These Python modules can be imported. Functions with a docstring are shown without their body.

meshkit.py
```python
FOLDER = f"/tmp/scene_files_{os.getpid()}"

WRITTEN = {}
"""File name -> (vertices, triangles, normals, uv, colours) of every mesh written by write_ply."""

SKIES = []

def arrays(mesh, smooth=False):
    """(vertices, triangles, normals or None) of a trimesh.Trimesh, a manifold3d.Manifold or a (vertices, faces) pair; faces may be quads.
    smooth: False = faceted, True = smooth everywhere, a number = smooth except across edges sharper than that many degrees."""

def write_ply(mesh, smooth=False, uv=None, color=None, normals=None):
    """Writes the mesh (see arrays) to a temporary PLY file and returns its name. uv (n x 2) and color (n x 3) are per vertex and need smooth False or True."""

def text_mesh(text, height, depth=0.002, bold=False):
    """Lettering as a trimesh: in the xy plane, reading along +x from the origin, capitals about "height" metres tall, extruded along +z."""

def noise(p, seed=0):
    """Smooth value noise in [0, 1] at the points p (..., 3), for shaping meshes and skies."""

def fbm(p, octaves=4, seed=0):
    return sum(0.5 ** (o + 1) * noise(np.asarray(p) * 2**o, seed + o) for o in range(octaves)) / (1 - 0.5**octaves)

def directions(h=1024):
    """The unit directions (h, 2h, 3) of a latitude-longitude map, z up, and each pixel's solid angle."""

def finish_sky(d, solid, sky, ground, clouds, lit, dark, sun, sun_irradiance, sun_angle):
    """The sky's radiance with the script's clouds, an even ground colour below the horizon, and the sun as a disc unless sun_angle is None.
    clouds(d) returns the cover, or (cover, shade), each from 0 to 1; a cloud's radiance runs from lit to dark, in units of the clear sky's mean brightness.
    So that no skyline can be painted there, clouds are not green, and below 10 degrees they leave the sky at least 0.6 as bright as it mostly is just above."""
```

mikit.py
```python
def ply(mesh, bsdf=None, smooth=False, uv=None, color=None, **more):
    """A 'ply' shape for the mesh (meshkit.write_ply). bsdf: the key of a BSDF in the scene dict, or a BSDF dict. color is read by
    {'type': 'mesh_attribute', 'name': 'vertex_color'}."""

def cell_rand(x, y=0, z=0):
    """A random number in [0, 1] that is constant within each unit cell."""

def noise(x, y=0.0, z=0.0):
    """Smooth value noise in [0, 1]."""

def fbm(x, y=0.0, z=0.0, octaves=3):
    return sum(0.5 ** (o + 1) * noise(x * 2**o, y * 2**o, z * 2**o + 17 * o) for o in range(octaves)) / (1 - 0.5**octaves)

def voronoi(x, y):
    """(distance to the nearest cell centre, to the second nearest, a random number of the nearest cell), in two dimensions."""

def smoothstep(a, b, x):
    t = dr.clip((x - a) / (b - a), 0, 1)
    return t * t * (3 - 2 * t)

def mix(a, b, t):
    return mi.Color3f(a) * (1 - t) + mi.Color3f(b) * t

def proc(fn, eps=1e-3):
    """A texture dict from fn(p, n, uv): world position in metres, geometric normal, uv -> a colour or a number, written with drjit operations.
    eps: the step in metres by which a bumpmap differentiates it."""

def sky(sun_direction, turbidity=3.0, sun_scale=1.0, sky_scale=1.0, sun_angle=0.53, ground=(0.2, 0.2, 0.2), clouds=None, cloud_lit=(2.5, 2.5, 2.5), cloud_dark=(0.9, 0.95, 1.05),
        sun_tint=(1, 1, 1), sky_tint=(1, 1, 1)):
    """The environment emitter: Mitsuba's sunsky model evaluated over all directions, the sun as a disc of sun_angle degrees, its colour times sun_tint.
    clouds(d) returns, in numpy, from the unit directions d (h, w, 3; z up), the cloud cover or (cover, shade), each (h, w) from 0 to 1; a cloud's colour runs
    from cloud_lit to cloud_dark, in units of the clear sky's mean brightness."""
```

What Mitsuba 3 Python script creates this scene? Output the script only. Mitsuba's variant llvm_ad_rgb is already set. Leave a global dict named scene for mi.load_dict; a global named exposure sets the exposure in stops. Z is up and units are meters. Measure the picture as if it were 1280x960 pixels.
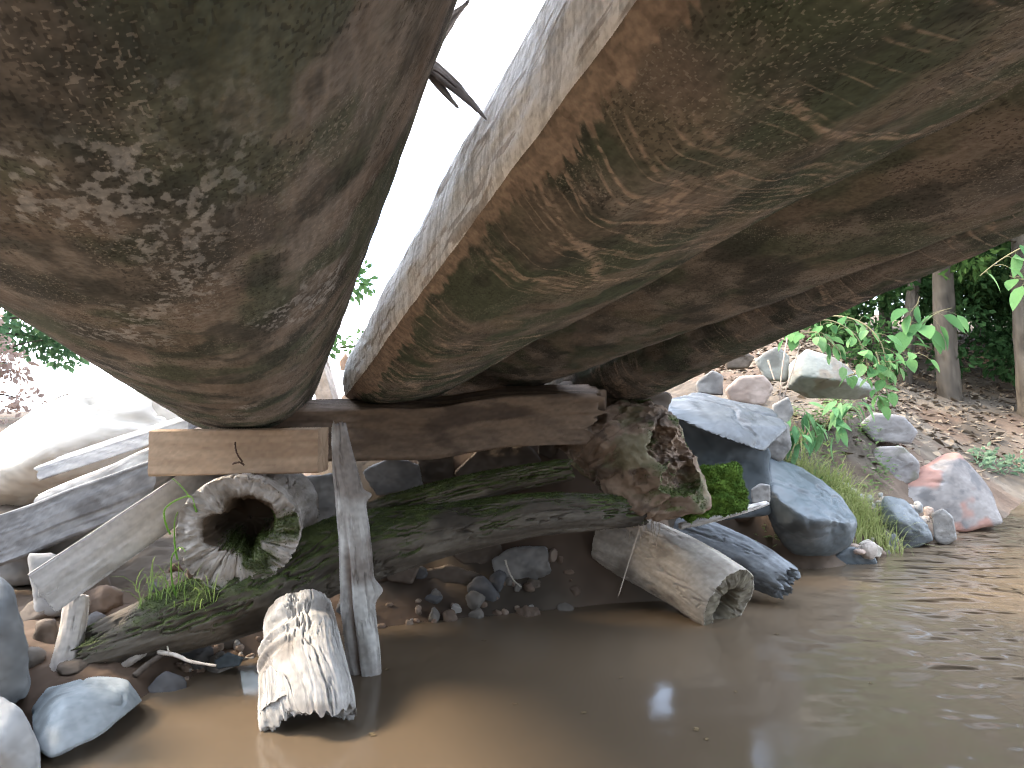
import math, random
import numpy as np, trimesh, drjit as dr, mitsuba as mi
import mikit, meshkit
from mikit import proc
from scipy.ndimage import gaussian_filter1d
from scipy.interpolate import PchipInterpolator, CubicSpline

# ------------------------------------------------------------------ camera, sky, exposure
F, HOR = 870.0, 520.0                       # focal length and horizon row, for a picture 1280 wide
CAM = np.array([0.0, 0.0, 1.0])             # a metre above the water
PITCH = math.atan((HOR - 480) / F)
T4 = mi.ScalarTransform4f
scene = {'type': 'scene'}
scene['camera'] = {'type': 'perspective', 'fov': 2 * math.degrees(math.atan(640 / F)), 'fov_axis': 'x', 'near_clip': 0.02, 'far_clip': 500.0,
                   'to_world': T4().look_at(origin=CAM.tolist(), target=[0, math.cos(PITCH), 1 + math.sin(PITCH)], up=[0, 0, 1])}
SUN = [-0.90, 0.10, 0.78]
def cloud_cover(d):
    f = meshkit.fbm(d * np.array([2.2, 2.2, 4.0]) + 5.0, 5, 3)
    return np.clip((f - 0.36) * 5, 0.25, 0.95), np.clip((f - 0.5) * 2, 0, 0.5)
scene['sky'] = mikit.sky(SUN, turbidity=4, sun_scale=0.24, sun_angle=14, clouds=cloud_cover, cloud_lit=(2.35, 2.5, 2.75), cloud_dark=(.85, .95, 1.12))
exposure = 4.75
labels = {}

# ------------------------------------------------------------------ helpers
def P(px, py, y):
    """the point at distance y (along +Y) seen at a bearing read off the photograph"""
    c, s = math.cos(PITCH), math.sin(PITCH)
    a, b = (px - 640) / F, (480 - py) / F
    d = np.array([a, c - s * b, s + c * b])
    return CAM + d * (y / d[1])
def W(px, py):
    """the point of the water's surface at that bearing"""
    d = P(px, py, 1.0) - CAM
    return CAM + d * (-1.0 / d[2])
def unit(v): return np.asarray(v, float) / np.linalg.norm(v)
def sstep(a, b, x):
    t = np.clip((np.asarray(x, float) - a) / (b - a), 0, 1); return t * t * (3 - 2 * t)
def lerp(a, b, t): return np.asarray(a) * (1 - np.asarray(t)[..., None]) + np.asarray(b) * np.asarray(t)[..., None]
fbm, noise = meshkit.fbm, meshkit.noise
def add(key, mesh, mat, smooth=True, color=None, uv=None, label=None, cat=None, group=None, kind=None, **more):
    k, n = key, 0
    while k in scene: n += 1; k = f'{key}_{n:03d}'
    scene[k] = mikit.ply(mesh, mat, smooth=smooth, uv=uv, color=color, **more)
    if label or cat or kind:
        labels[k] = {x: y for x, y in (('label', label), ('category', cat), ('group', group), ('kind', kind)) if y}
    return k
def tag(key, label, cat, group=None):
    labels[key] = {'label': label, 'category': cat}
    if group: labels[key]['group'] = group
def rings_mesh(rings):
    """rings: list of (n,3) closed loops -> (V, F)"""
    n = len(rings[0]); V = np.vstack(rings); m = len(rings)
    i = np.arange(m - 1)[:, None] * n; j = np.arange(n)[None]; k = (j + 1) % n
    q = np.stack([i + j, i + k, i + n + k, i + n + j], -1).reshape(-1, 4)
    return V, np.vstack([q[:, [0, 1, 2]], q[:, [0, 2, 3]]])
def merge(parts):
    V, Fc, C, o = [], [], [], 0
    for p in parts:
        V.append(p[0]); Fc.append(np.asarray(p[1]) + o); o += len(p[0])
        if len(p) > 2: C.append(p[2])
    return (np.vstack(V), np.vstack(Fc)) + ((np.vstack(C),) if C else ())

# ------------------------------------------------------------------ materials
VC = {'type': 'mesh_attribute', 'name': 'vertex_color'}
def two(b): return {'type': 'twosided', 'b': b}
def bump(b, fn, eps=0.001): return {'type': 'bumpmap', 'tex': proc(fn, eps), 'scale': 1.0, 'b': b}
def h_rock(p, n, uv): return 0.0045 * mikit.fbm(p.x * 34, p.y * 34, p.z * 34, octaves=5)
def h_wood(p, n, uv): return 0.0022 * mikit.fbm(p.x * 55, p.y * 55, p.z * 55, octaves=3)
scene['m_rock'] = two(bump({'type': 'principled', 'base_color': VC, 'roughness': 0.75, 'specular': 0.35}, h_rock))
scene['m_wet_rock'] = two(bump({'type': 'principled', 'base_color': VC, 'roughness': 0.42, 'specular': 0.5}, h_rock))
scene['m_wood'] = two(bump({'type': 'principled', 'base_color': VC, 'roughness': 0.8, 'specular': 0.3}, h_wood))
scene['m_soil'] = two(bump({'type': 'principled', 'base_color': VC, 'roughness': 0.9, 'specular': 0.2}, h_rock))
scene['m_moss'] = two({'type': 'principled', 'base_color': VC, 'roughness': 0.9, 'specular': 0.1})
scene['m_leaf'] = {'type': 'principledthin', 'base_color': VC, 'roughness': 0.65, 'diff_trans': 0.9, 'spec_trans': 0.0, 'eta': 1.4}
scene['m_nail'] = two({'type': 'principled', 'base_color': {'type': 'rgb', 'value': [0.09, 0.055, 0.035]}, 'roughness': 0.6, 'metallic': 0.5})

# ------------------------------------------------------------------ the bridge logs
AX = P(355, 600, 1.0) - CAM                   # the way the bridge runs
def section(pts, n, sig):
    """a closed outline resampled to n points and softened a little"""
    q = np.vstack([pts, pts[:1]]).astype(float)
    L = np.r_[0, np.cumsum(np.linalg.norm(np.diff(q, axis=0), axis=1))]
    s = np.linspace(0, L[-1], n, endpoint=False)
    xy = np.stack([np.interp(s, L, q[:, k]) for k in (0, 1)], 1)
    return gaussian_filter1d(xy, sig, axis=0, mode='wrap')
def beam(pts, yref, axis, vp, n=280, m=430, sig=3.0, y0=-5.5, seed=1, rough=0.012, dents=(), grain=0.004, more=0.5):
    """a bridge log: an outline (as offsets in metres from the line through the lens along the axis) swept along that axis"""
    sec = section(np.array([((x - vp[0]) * yref / F, (vp[1] - y) * yref / F) for x, y in pts]), n, sig)
    yend = yref + more
    ys = np.unique(np.r_[np.linspace(y0, -0.2, 30), np.linspace(-0.2, yend, m)])
    tang = np.roll(sec, -1, 0) - np.roll(sec, 1, 0)
    nrm = np.stack([tang[:, 1], -tang[:, 0]], 1)
    if ((sec - sec.mean(0)) * nrm).sum() < 0: nrm = -nrm
    nrm /= np.linalg.norm(nrm, axis=1, keepdims=True)
    seg = np.linalg.norm(np.roll(sec, -1, 0) - sec, axis=1)
    arc = np.r_[0, np.cumsum(seg)]
    cen = sec.mean(0)
    u = ys * np.linalg.norm(axis)
    U, A = np.meshgrid(u, arc[:-1], indexing='ij')
    X = CAM[0] + ys[:, None] * axis[0] + sec[None, :, 0]
    Z = CAM[2] + ys[:, None] * axis[2] + sec[None, :, 1]
    Y = np.broadcast_to(ys[:, None], X.shape)
    base = np.stack([X, Y, Z], -1)
    q = np.stack([U * 1.1, base[..., 0] * 4 + 9, base[..., 2] * 4], -1)
    q2 = np.stack([U * 4, base[..., 0] * 34, base[..., 2] * 34], -1)
    q3 = np.stack([U * 9, base[..., 0] * 13, base[..., 2] * 13], -1)
    disp = rough * 2 * (fbm(q, 3, seed) - 0.5) + grain * 2 * (fbm(q2, 3, seed + 7) - 0.5) + rough * 0.7 * (fbm(q3, 3, seed + 9) - 0.5)
    for (du, dv, su, sv, amp) in dents:
        disp -= amp * np.exp(-((U - du) / su) ** 2 - ((A - dv) / sv) ** 2)
    endround = sstep(yend - 0.10, yend, ys)[:, None] ** 2 * 0.05
    disp = disp - endround
    N3 = np.stack([nrm[:, 0], np.zeros(n), nrm[:, 1]], 1)
    V = base + disp[..., None] * N3[None]
    V[..., 1] += sstep(yend - 0.25, yend, ys)[:, None] * 0.05 * (noise(np.stack([sec[:, 0] * 9, sec[:, 1] * 9, np.zeros(n)], 1), seed + 3) - 0.5)[None]
    V = np.concatenate([V, V[:, :1]], 1)
    uv = np.stack([np.broadcast_to(u[:, None], (len(u), n + 1)), np.broadcast_to(arc[None], (len(u), n + 1))], -1)
    m_, n_ = V.shape[:2]
    idx = np.arange(m_ * n_).reshape(m_, n_)
    fa = np.stack([idx[:-1, :-1], idx[:-1, 1:], idx[1:, 1:], idx[1:, :-1]], -1).reshape(-1, 4)
    fa = np.vstack([fa[:, [0, 1, 2]], fa[:, [0, 2, 3]]])
    V2, UV2 = [V.reshape(-1, 3)], [uv.reshape(-1, 2)]
    off = m_ * n_
    for row, flip in ((0, 1), (m_ - 1, 0)):      # the two sawn ends
        loop = V[row]
        c = loop.mean(0)
        V2 += [loop, c[None]]; UV2 += [np.stack([loop[:, 0] * 3, loop[:, 2] * 3], 1), np.zeros((1, 2))]
        k = np.arange(n_ - 1); t = np.stack([off + k, off + k + 1, np.full(n_ - 1, off + n_)], 1)
        fa = np.vstack([fa, t]); off += n_ + 1
    return (np.vstack(V2), fa), np.vstack(UV2), arc[-1]

def tex_beam(kind, seed):
    sm, fb, nz, mx = mikit.smoothstep, mikit.fbm, mikit.noise, mikit.mix
    def streak(u, v):
        w = u - 0.62 * v + 0.03 * nz(u * 7, v * 7, seed)
        line = 1 - sm(0.0, 0.075, dr.abs(nz(w * 13, v * 2.6, seed + 3.0) - 0.5))
        hair = 1 - sm(0.0, 0.10, dr.abs(nz(w * 44, v * 4.0, seed + 5.0) - 0.5))
        line2 = 1 - sm(0.0, 0.06, dr.abs(nz(w * 27 + 31, v * 3.2, seed + 4.0) - 0.5))
        zone = sm(0.36, 0.54, fb(u * 3.4, v * 4.0, seed + 11.0, octaves=3))
        crumb = sm(0.36, 0.60, fb(u * 120, v * 120, seed + 1.0, octaves=2))
        return (line + 0.8 * line2 + 0.6 * hair * sm(0.4, 0.6, nz(u * 9, v * 14, seed + 7.0))) * zone * (0.25 + 0.75 * crumb)
    def col(p, n, uv):
        u, v = uv.x, uv.y
        a = fb(u * 6.0, v * 8.0, seed, octaves=6)
        b = fb(u * 11 + 20, v * 15.0, seed + 2.0, octaves=6)
        c = fb(u * 8 + 40, v * 13.0, seed + 4.0, octaves=6)
        g = fb(u * 16, v * 150, seed + 6.0, octaves=4)
        s = fb(u * 170, v * 170, seed + 8.0, octaves=3)
        k = mx((0.080, 0.072, 0.063), (0.150, 0.131, 0.114), sm(0.36, 0.66, b))
        k = mx(k, (0.052, 0.064, 0.044), (0.95 if kind == 'face' else 0.75) * sm(0.32 if kind == 'face' else 0.45, 0.55 if kind == 'face' else 0.60, a))
        k = mx(k, (0.030, 0.032, 0.029), 0.65 * sm(0.50, 0.66, c))
        k = mx(k, (0.150, 0.118, 0.096), 0.5 * sm(0.50, 0.66, fb(u * 7 + 70, v * 10, seed + 9.0, octaves=5)))
        pit = sm(0.66, 0.80, nz(u * 230, v * 400, seed + 17.0)) * sm(0.45, 0.6, nz(u * 12, v * 16, seed + 18.0))
        k = mx(k, (0.022, 0.02, 0.018), 0.5 * pit)
        fleck = sm(0.72, 0.86, nz(u * 340, v * 460, seed + 19.0)) * sm(0.4, 0.6, nz(u * 10, v * 18, seed + 23.0))
        k = mx(k, (0.26, 0.23, 0.20), 0.4 * fleck)
        if kind == 'left':
            pale = sm(0.48, 0.66, fb(u * 70 + 3, v * 130, seed + 13.0, octaves=4)) * sm(0.58, 0.74, fb(u * 3.6, v * 5.4, seed + 15.0, octaves=5))
            k = mx(k, (0.34, 0.335, 0.33), 0.45 * pale)
        if kind in ('face', 'drip'):
            k = mx(k, (0.285, 0.225, 0.18), 0.8 * dr.clip(streak(u, v), 0, 1))
        if kind == 'face':
            w = u - 0.62 * v
            edge = 0.002 + 0.09 * fb(u * 3.0, 1.0, seed, octaves=4) * nz(u * 1.3, 5.0, seed) + 0.02 * nz(w * 34, v * 3, seed) + 0.035 * nz(w * 120, v * 5, seed) * nz(u * 6, 2.0, seed + 1.0)
            mud = 1 - sm(edge - 0.006, edge + 0.006, v)
            k = mx(k, mx((0.175, 0.132, 0.104), (0.235, 0.18, 0.142), sm(.4, .6, fb(u * 60, v * 60, seed + 3.0))), 0.95 * mud)
            face = sm(FACE_V - 0.010, FACE_V, v + 0.07 * (fb(u * 6, v * 6, seed, octaves=4) - 0.5) + 0.015 * (nz(u * 60, v * 30, seed) - 0.5))
            grey = mx((0.56, 0.55, 0.54), (0.76, 0.755, 0.75), sm(0.3, 0.6, fb(u * 60 - 26 * v, v * 9, seed + 1.0, octaves=4)))
            grey = mx(grey, (0.30, 0.26, 0.23), 0.7 * sm(0.60, 0.68, fb(u * 7, v * 60, seed + 21.0, octaves=5)))
            k = mx(k, grey, face)
        return k * (0.58 + 0.52 * g + 0.76 * s)
    def height(p, n, uv):
        u, v = uv.x, uv.y
        h = 0.0018 * fb(u * 18, v * 110, seed + 6.0, octaves=3) + 0.0026 * fb(u * 130, v * 130, seed + 8.0, octaves=3) - 0.001 * sm(0.66, 0.80, nz(u * 230, v * 400, seed + 17.0))
        if kind in ('face', 'drip'): h = h + 0.003 * dr.clip(streak(u, v), 0, 1)
        return h
    return two(bump({'type': 'principled', 'base_color': proc(col), 'roughness': 0.92, 'specular': 0.12}, height, 0.0012))

# first log: a thick round trunk over the left of the view
def lc(a, r): return (276 + r * math.cos(math.radians(a)), 384 - r * math.sin(math.radians(a)))
bump_lr = lambda a: 145 * (1 + 0.10 * math.exp(-((a - 297) / 26) ** 2))
shoulder = lambda a: 1 - .40 * math.exp(-(((a % 360) - 44) / 28) ** 2)
pts = [lc(a, bump_lr(a) * shoulder(a)) for a in range(90, 450, 4)]
me, uv, L = beam(pts, 2.9, AX, (355, 600), seed=11, rough=0.0035, grain=0.003,
                 more=0.9, dents=[(2.05, 0.96, 0.10, 0.035, 0.035), (1.55, 0.86, 0.07, 0.03, 0.02), (2.3, 1.05, 0.14, 0.02, 0.02), (1.2, 1.0, 0.10, 0.04, 0.02), (1.0, 1.25, 0.06, 0.05, 0.012)])
scene['m_left_log'] = tex_beam('left', 1.0)
add('bridge_log', me, 'm_left_log', uv=uv, label='huge round bridge log at upper left, lying on the pale sawn support block', cat='log', group='logs carrying the bridge')
# second log: hewn, with a flat pale side towards the gap
pts = [(440, 482), (452, 492), (470, 503), (510, 500), (560, 486), (606, 463), (645, 430), (662, 395), (640, 345), (580, 325), (520, 332), (476, 374), (441, 434), (437, 456)]
q = np.array(pts + pts[:1], float); per = np.linalg.norm(np.diff(q, axis=0), axis=1) * 3.1 / F
FACE_V = float(per.sum() - per[-3:].sum())
me, uv, L = beam(pts, 3.1, AX, (355, 600), n=340, sig=2.0, seed=23, rough=0.013, more=0.5)
scene['m_face_log'] = tex_beam('face', 3.0)
add('bridge_log', me, 'm_face_log', uv=uv, label='bridge log with a flat whitish hewn side along the bright gap and mud streaks below', cat='log', group='logs carrying the bridge')
# third log
pts = [(560, 430), (600, 462), (645, 475), (690, 477), (720, 467), (737, 447), (742, 415), (728, 380), (690, 360), (620, 360), (570, 390)]
me, uv, L = beam(pts[6:] + pts[:6], 3.25, AX, (355, 600), sig=3, seed=37, more=1.3)
scene['m_third_log'] = tex_beam('plain', 5.0)
add('bridge_log', me, 'm_third_log', uv=uv, label='dark brown bridge log wedged between the streaked log and the outermost right log', cat='log', group='logs carrying the bridge')
# fourth log: beside the third, its near end lying higher
AX4 = P(355, 700, 1.0) - CAM
pts = [(756, 440), (759, 460), (772, 478), (800, 489), (838, 487), (868, 472), (895, 440), (900, 405), (880, 372), (835, 355), (790, 362), (765, 392)]
me, uv, L = beam(pts[9:] + pts[:9], 3.3, AX4, (355, 700), sig=3, seed=53, more=1.0)
scene['m_fourth_log'] = tex_beam('drip', 8.0)
add('bridge_log', me, 'm_fourth_log', uv=uv, label='outermost bridge log on the right, its lower edge against the leafy bank', cat='log', group='logs carrying the bridge')

# ------------------------------------------------------------------ water, ground
SHORE = np.array([(-60, -6), (-8, 0.2), (-3, 1.3)] + [W(*q)[:2] for q in ((0, 962), (110, 915), (185, 868), (300, 826), (400, 800), (490, 782), (620, 768), (750, 748), (850, 745), (1000, 728), (1110, 690), (1180, 672), (1255, 648), (1285, 622))] + [(9, 9.3), (14, 9.8), (60, 11)], float)
BX = [-30, -8, -3, -1.6, -1.15, -0.6, 1.2, 2.0, 3.0, 4.5, 8, 30]
S1 = [.2, .15, .12, .16, .30, .45, .45, 1.0, 1.0, .50, .42, .4]
H1 = [.8, .8, .5, .5, .6, .5, 1.0, .75, .9, 2.0, 2.9, 3.0]
S2 = [.01, .02, .05, .08, .10, .10, .10, .16, .25, .25, .2, .15]
def ground_z(x, y, detail=True):
    x, y = np.asarray(x, float), np.asarray(y, float)
    dy = y - np.interp(x, SHORE[:, 0], SHORE[:, 1])
    s1, h1, s2 = (np.interp(x, BX, k) for k in (S1, H1, S2))
    up = np.minimum(s1 * dy, h1) + s2 * np.clip(dy - h1 / s1, 0, 25)
    z = np.where(dy > 0, up, np.maximum(-0.7, 0.4 * dy))
    z = z + sstep(-1.35, -.95, x) * sstep(1.15, .8, x) * sstep(3.72, 4.2, y) * .8 - .9 * np.exp(-((x - 1.38) / .46) ** 2 - ((y - 4.42) / .55) ** 2)
    z = z + .14 * np.exp(-((x - .22) / .30) ** 2 - ((y - 3.85) / .16) ** 2)
    back = np.clip(-4.8 - y, 0, 30)
    z = np.maximum(z, np.where(back > 0, np.minimum(back * 0.6, 1.6), -9))
    if detail:
        p = np.stack([x, y, 0 * x], -1)
        k = sstep(-0.3, 0.4, dy)
        z = z + k * (0.10 * (fbm(p * 1.7, 4, 5) - 0.5) + 0.05 * (fbm(p * 7, 3, 6) - 0.5) + .035 * (fbm(p * 19, 3, 7) - .5) + .02 * (fbm(p * 45, 2, 8) - .5)) * np.clip(1.2 - 0.02 * np.abs(x), .3, 1)
    return z
def axis_steps(a, lo, hi, b, fine, n):
    return np.unique(np.r_[-np.geomspace(1, 1 + (lo - a), n)[::-1] + 1 + lo, np.linspace(lo, hi, fine), np.geomspace(1, 1 + (b - hi), n) - 1 + hi])
gx = axis_steps(-70, -3.2, 7.5, 70, 330, 50); gy = axis_steps(-50, 1.0, 9.5, 90, 300, 60)
GX, GY = np.meshgrid(gx, gy, indexing='ij')
GV = np.stack([GX, GY, ground_z(GX, GY)], -1)
ii = np.arange(GX.size).reshape(GX.shape)
gf = np.stack([ii[:-1, :-1], ii[1:, :-1], ii[1:, 1:], ii[:-1, 1:]], -1).reshape(-1, 4)
gp = GV.reshape(-1, 3)
a = fbm(gp * [1.3, 1.3, 1.3], 4, 31); b = fbm(gp * 9, 3, 32); red = sstep(0.45, 0.6, fbm(gp * 1.1, 3, 33))
gc = lerp((0.075, 0.062, 0.05), (0.15, 0.125, 0.10), sstep(.3, .7, a))
gc = lerp(gc, (0.135, 0.088, 0.064), 0.5 * red) * (0.7 + 0.6 * b)[:, None]
add('ground', (gp, gf), 'm_soil', color=gc, label='brown earth bank rising from the stream', kind='structure')

def h_water(p, n, uv):
    amp = mikit.smoothstep(0.35, 1.7, p.x - 0.22 * p.y + 0.5 * mikit.noise(p.x * 1.3, p.y * 1.3)) * 0.95 + 0.05
    w = mikit.fbm(p.x * 5.5 + 1.5 * mikit.noise(p.x * 2, p.y * 2), p.y * 9.0, 0.7, octaves=2)
    return 0.046 * amp * w
scene['m_water'] = bump({'type': 'principled', 'base_color': {'type': 'rgb', 'value': [0.175, 0.118, 0.072]}, 'roughness': 0.06, 'specular': 0.5, 'eta': 1.33} if False else
                        {'type': 'roughplastic', 'distribution': 'ggx', 'alpha': 0.012, 'int_ior': 1.33, 'nonlinear': True, 'diffuse_reflectance': {'type': 'rgb', 'value': [0.225, 0.175, 0.124]}}, h_water, 0.004)
wv = np.array([(-80, -60, 0), (80, -60, 0), (80, 60, 0), (-80, 60, 0)], float)
add('water', (wv, np.array([[0, 1, 2, 3]])), 'm_water', smooth=False, uv=wv[:, :2], label='muddy brown stream under the bridge', kind='structure')

# ------------------------------------------------------------------ wood: logs and planks
def wood_color(p, ax, th, rr, seed, base, light, dark, streak=22):
    q = np.stack([ax * 2.2, rr * np.cos(th) * streak, rr * np.sin(th) * streak], -1)
    a = fbm(q, 4, seed); b = fbm(p * 5.0, 3, seed + 2); c = fbm(p * 60, 2, seed + 4)
    k = lerp(base, light, sstep(.35, .68, a)); k = lerp(k, dark, 0.85 * sstep(.52, .68, b))
    return k * (0.75 + 0.5 * c)[..., None]
def log(path, radii, seed, nl=150, nc=150, up=(0, 0, 1), grain=0.006, lump=0.06, flat=1.0, cols=((.2, .16, .12), (.3, .25, .2), (.08, .065, .05)),
        end0=None, end1=None, extra=None, freq=26.0):
    """a weathered log: path points, radii; the ends are dicts(ragged=, hollow=depth, wall=) or None for a plain broken end"""
    path = np.array(path, float); s = np.r_[0, np.cumsum(np.linalg.norm(np.diff(path, axis=0), axis=1))]
    t = np.linspace(0, s[-1], nl)
    C = np.stack([(PchipInterpolator(s, path[:, k])(t) if len(s) > 2 else np.interp(t, s, path[:, k])) for k in range(3)], 1)
    R = PchipInterpolator(s, radii)(t) if len(s) > 2 else np.interp(t, s, radii)
    Tn = np.gradient(C, t, axis=0); Tn /= np.linalg.norm(Tn, axis=1, keepdims=True)
    Au = np.cross(Tn, np.asarray(up, float)); Au /= np.linalg.norm(Au, axis=1, keepdims=True); Bu = np.cross(Au, Tn)
    th = np.linspace(0, 2 * np.pi, nc, endpoint=False)
    Lt = s[-1]
    def shape(tt, r, ax, t_id):
        q = np.stack([np.full(nc, tt * 2.0), np.cos(th) * 1.3, np.sin(th) * 1.3], -1)
        q2 = np.stack([np.full(nc, tt * 6.0), np.cos(th) * r * freq, np.sin(th) * r * freq], -1)
        q3 = np.stack([np.full(nc, tt * 16.0), np.cos(th) * r * freq * 3, np.sin(th) * r * freq * 3], -1)
        d = r * lump * 2 * (fbm(q, 3, seed) - 0.5)
        q2 = q2 + 1.2 * (fbm(q * 3.1 + [tt * 4, 0, 0], 2, seed + 3)[:, None] - .5)
        ridge = np.abs(fbm(q2, 3, seed + 1) - 0.5) * 2
        where = sstep(.42, .62, fbm(q * [1.5, 2.2, 2.2], 3, seed + 4))
        d = d - grain * 2.4 * (1 - sstep(0, 0.13, ridge)) * (.15 + .85 * where) + grain * 1.4 * (fbm(q3, 3, seed + 2) - 0.5) + grain * .8 * (fbm(q2 * .5, 2, seed + 14) - .5)
        if extra is not None: d = d + extra(tt / Lt, th, r)
        return d
    def ring(i, frac, axial):
        """ring at station i, at frac of the outer radius, shifted along the log by axial(th)"""
        d = shape(t[i], R[i], None, i)
        rr = (R[i] + d * np.clip(np.asarray(frac, float) * 6 - 5, 0, 1) + (np.asarray(frac) < 1) * lump * R[i] * (fbm(np.stack([np.cos(th) * 1.3, np.sin(th) * 1.3, 0 * th], -1), 3, seed) - .5)) * frac
        return C[i] + (np.cos(th) * rr)[:, None] * Au[i] + (np.sin(th) * rr * flat)[:, None] * Bu[i] + np.asarray(axial).reshape(-1, 1) * Tn[i], rr
    rings, meta = [], []
    def endrings(i, spec, sgn):
        spec = spec or {}
        rag, hol, wall = spec.get('ragged', 0.012), spec.get('hollow', 0), spec.get('wall', 0.4)
        qq = np.stack([np.cos(th) * 2.2, np.sin(th) * 2.2, np.full(nc, 3.0)], -1); q9 = qq * 4
        jag = sgn * rag * ((fbm(qq, 3, seed + 5) - 0.5) * 1.6 + (fbm(q9, 2, seed + 6) - 0.5) * .6)
        if 'cut' in spec: jag = jag + sgn * spec['cut'](th)
        out = []
        if hol:
            rc = random.Random(seed); CR = [rc.uniform(0, 6.28) for _ in range(11)]; CR2 = [rc.random() for _ in range(11)]
            wn = wall * (0.8 + 0.9 * (fbm(qq * 0.8, 3, seed + 8) - 0.35) + 0.16 * (fbm(q9, 2, seed + 9) - .5))
            if 'wallfn' in spec: wn = wn * spec['wallfn'](th)
            for f in (0.08, 0.2, 0.35, 0.5, 0.65, 0.8, 0.92, 1.0):
                fr = 1 - np.clip(wn, 0.06, 0.85) * f
                q = np.stack([np.cos(th) * 9 * fr, np.sin(th) * 9 * fr, np.full(nc, 1.0)], -1)
                ck = sum(np.exp(-((np.mod(th - a_ + np.pi, 2 * np.pi) - np.pi) / .024) ** 2) * (.4 + .6 * ((b_ * 7) % 1)) for a_, b_ in zip(CR, CR2))
                q10 = np.stack([np.cos(th) * 22 * fr, np.sin(th) * 22 * fr, np.full(nc, 1.0)], -1)
                out.append((fr, jag * (1 - f) ** 2 * .6 + sgn * rag * (0.9 * (fbm(q, 3, seed + 10) - 0.62) + .45 * (fbm(q10, 2, seed + 13) - .5)) - sgn * .016 * ck, 1))
            for f in (0.04, .1, .2, .35, .55, .8, 1.0):
                fr = (1 - np.clip(wn, 0.06, 0.85)) * (1 - 0.35 * f) * (0.9 + 0.35 * (fbm(np.stack([np.cos(th) * 3, np.sin(th) * 3, np.full(nc, f * 6)], -1), 3, seed + 11) - .5))
                out.append((fr, jag * 0.4 * (1 - f) - sgn * hol * f, 2))
            out.append((0.02, -sgn * hol * np.ones(nc), 2))
        else:
            for f in (.92, .8, .65, .5, .35, .2, .08, .002):
                q = np.stack([np.cos(th) * 6 * f, np.sin(th) * 6 * f, np.full(nc, 2.0)], -1)
                out.append((f, jag * f + sgn * rag * 1.4 * (fbm(q, 3, seed + 12) - .5), 1))
        return jag, out
    jag0, e0 = endrings(0, end0, -1); jag1, e1 = endrings(nl - 1, end1, 1)
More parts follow.
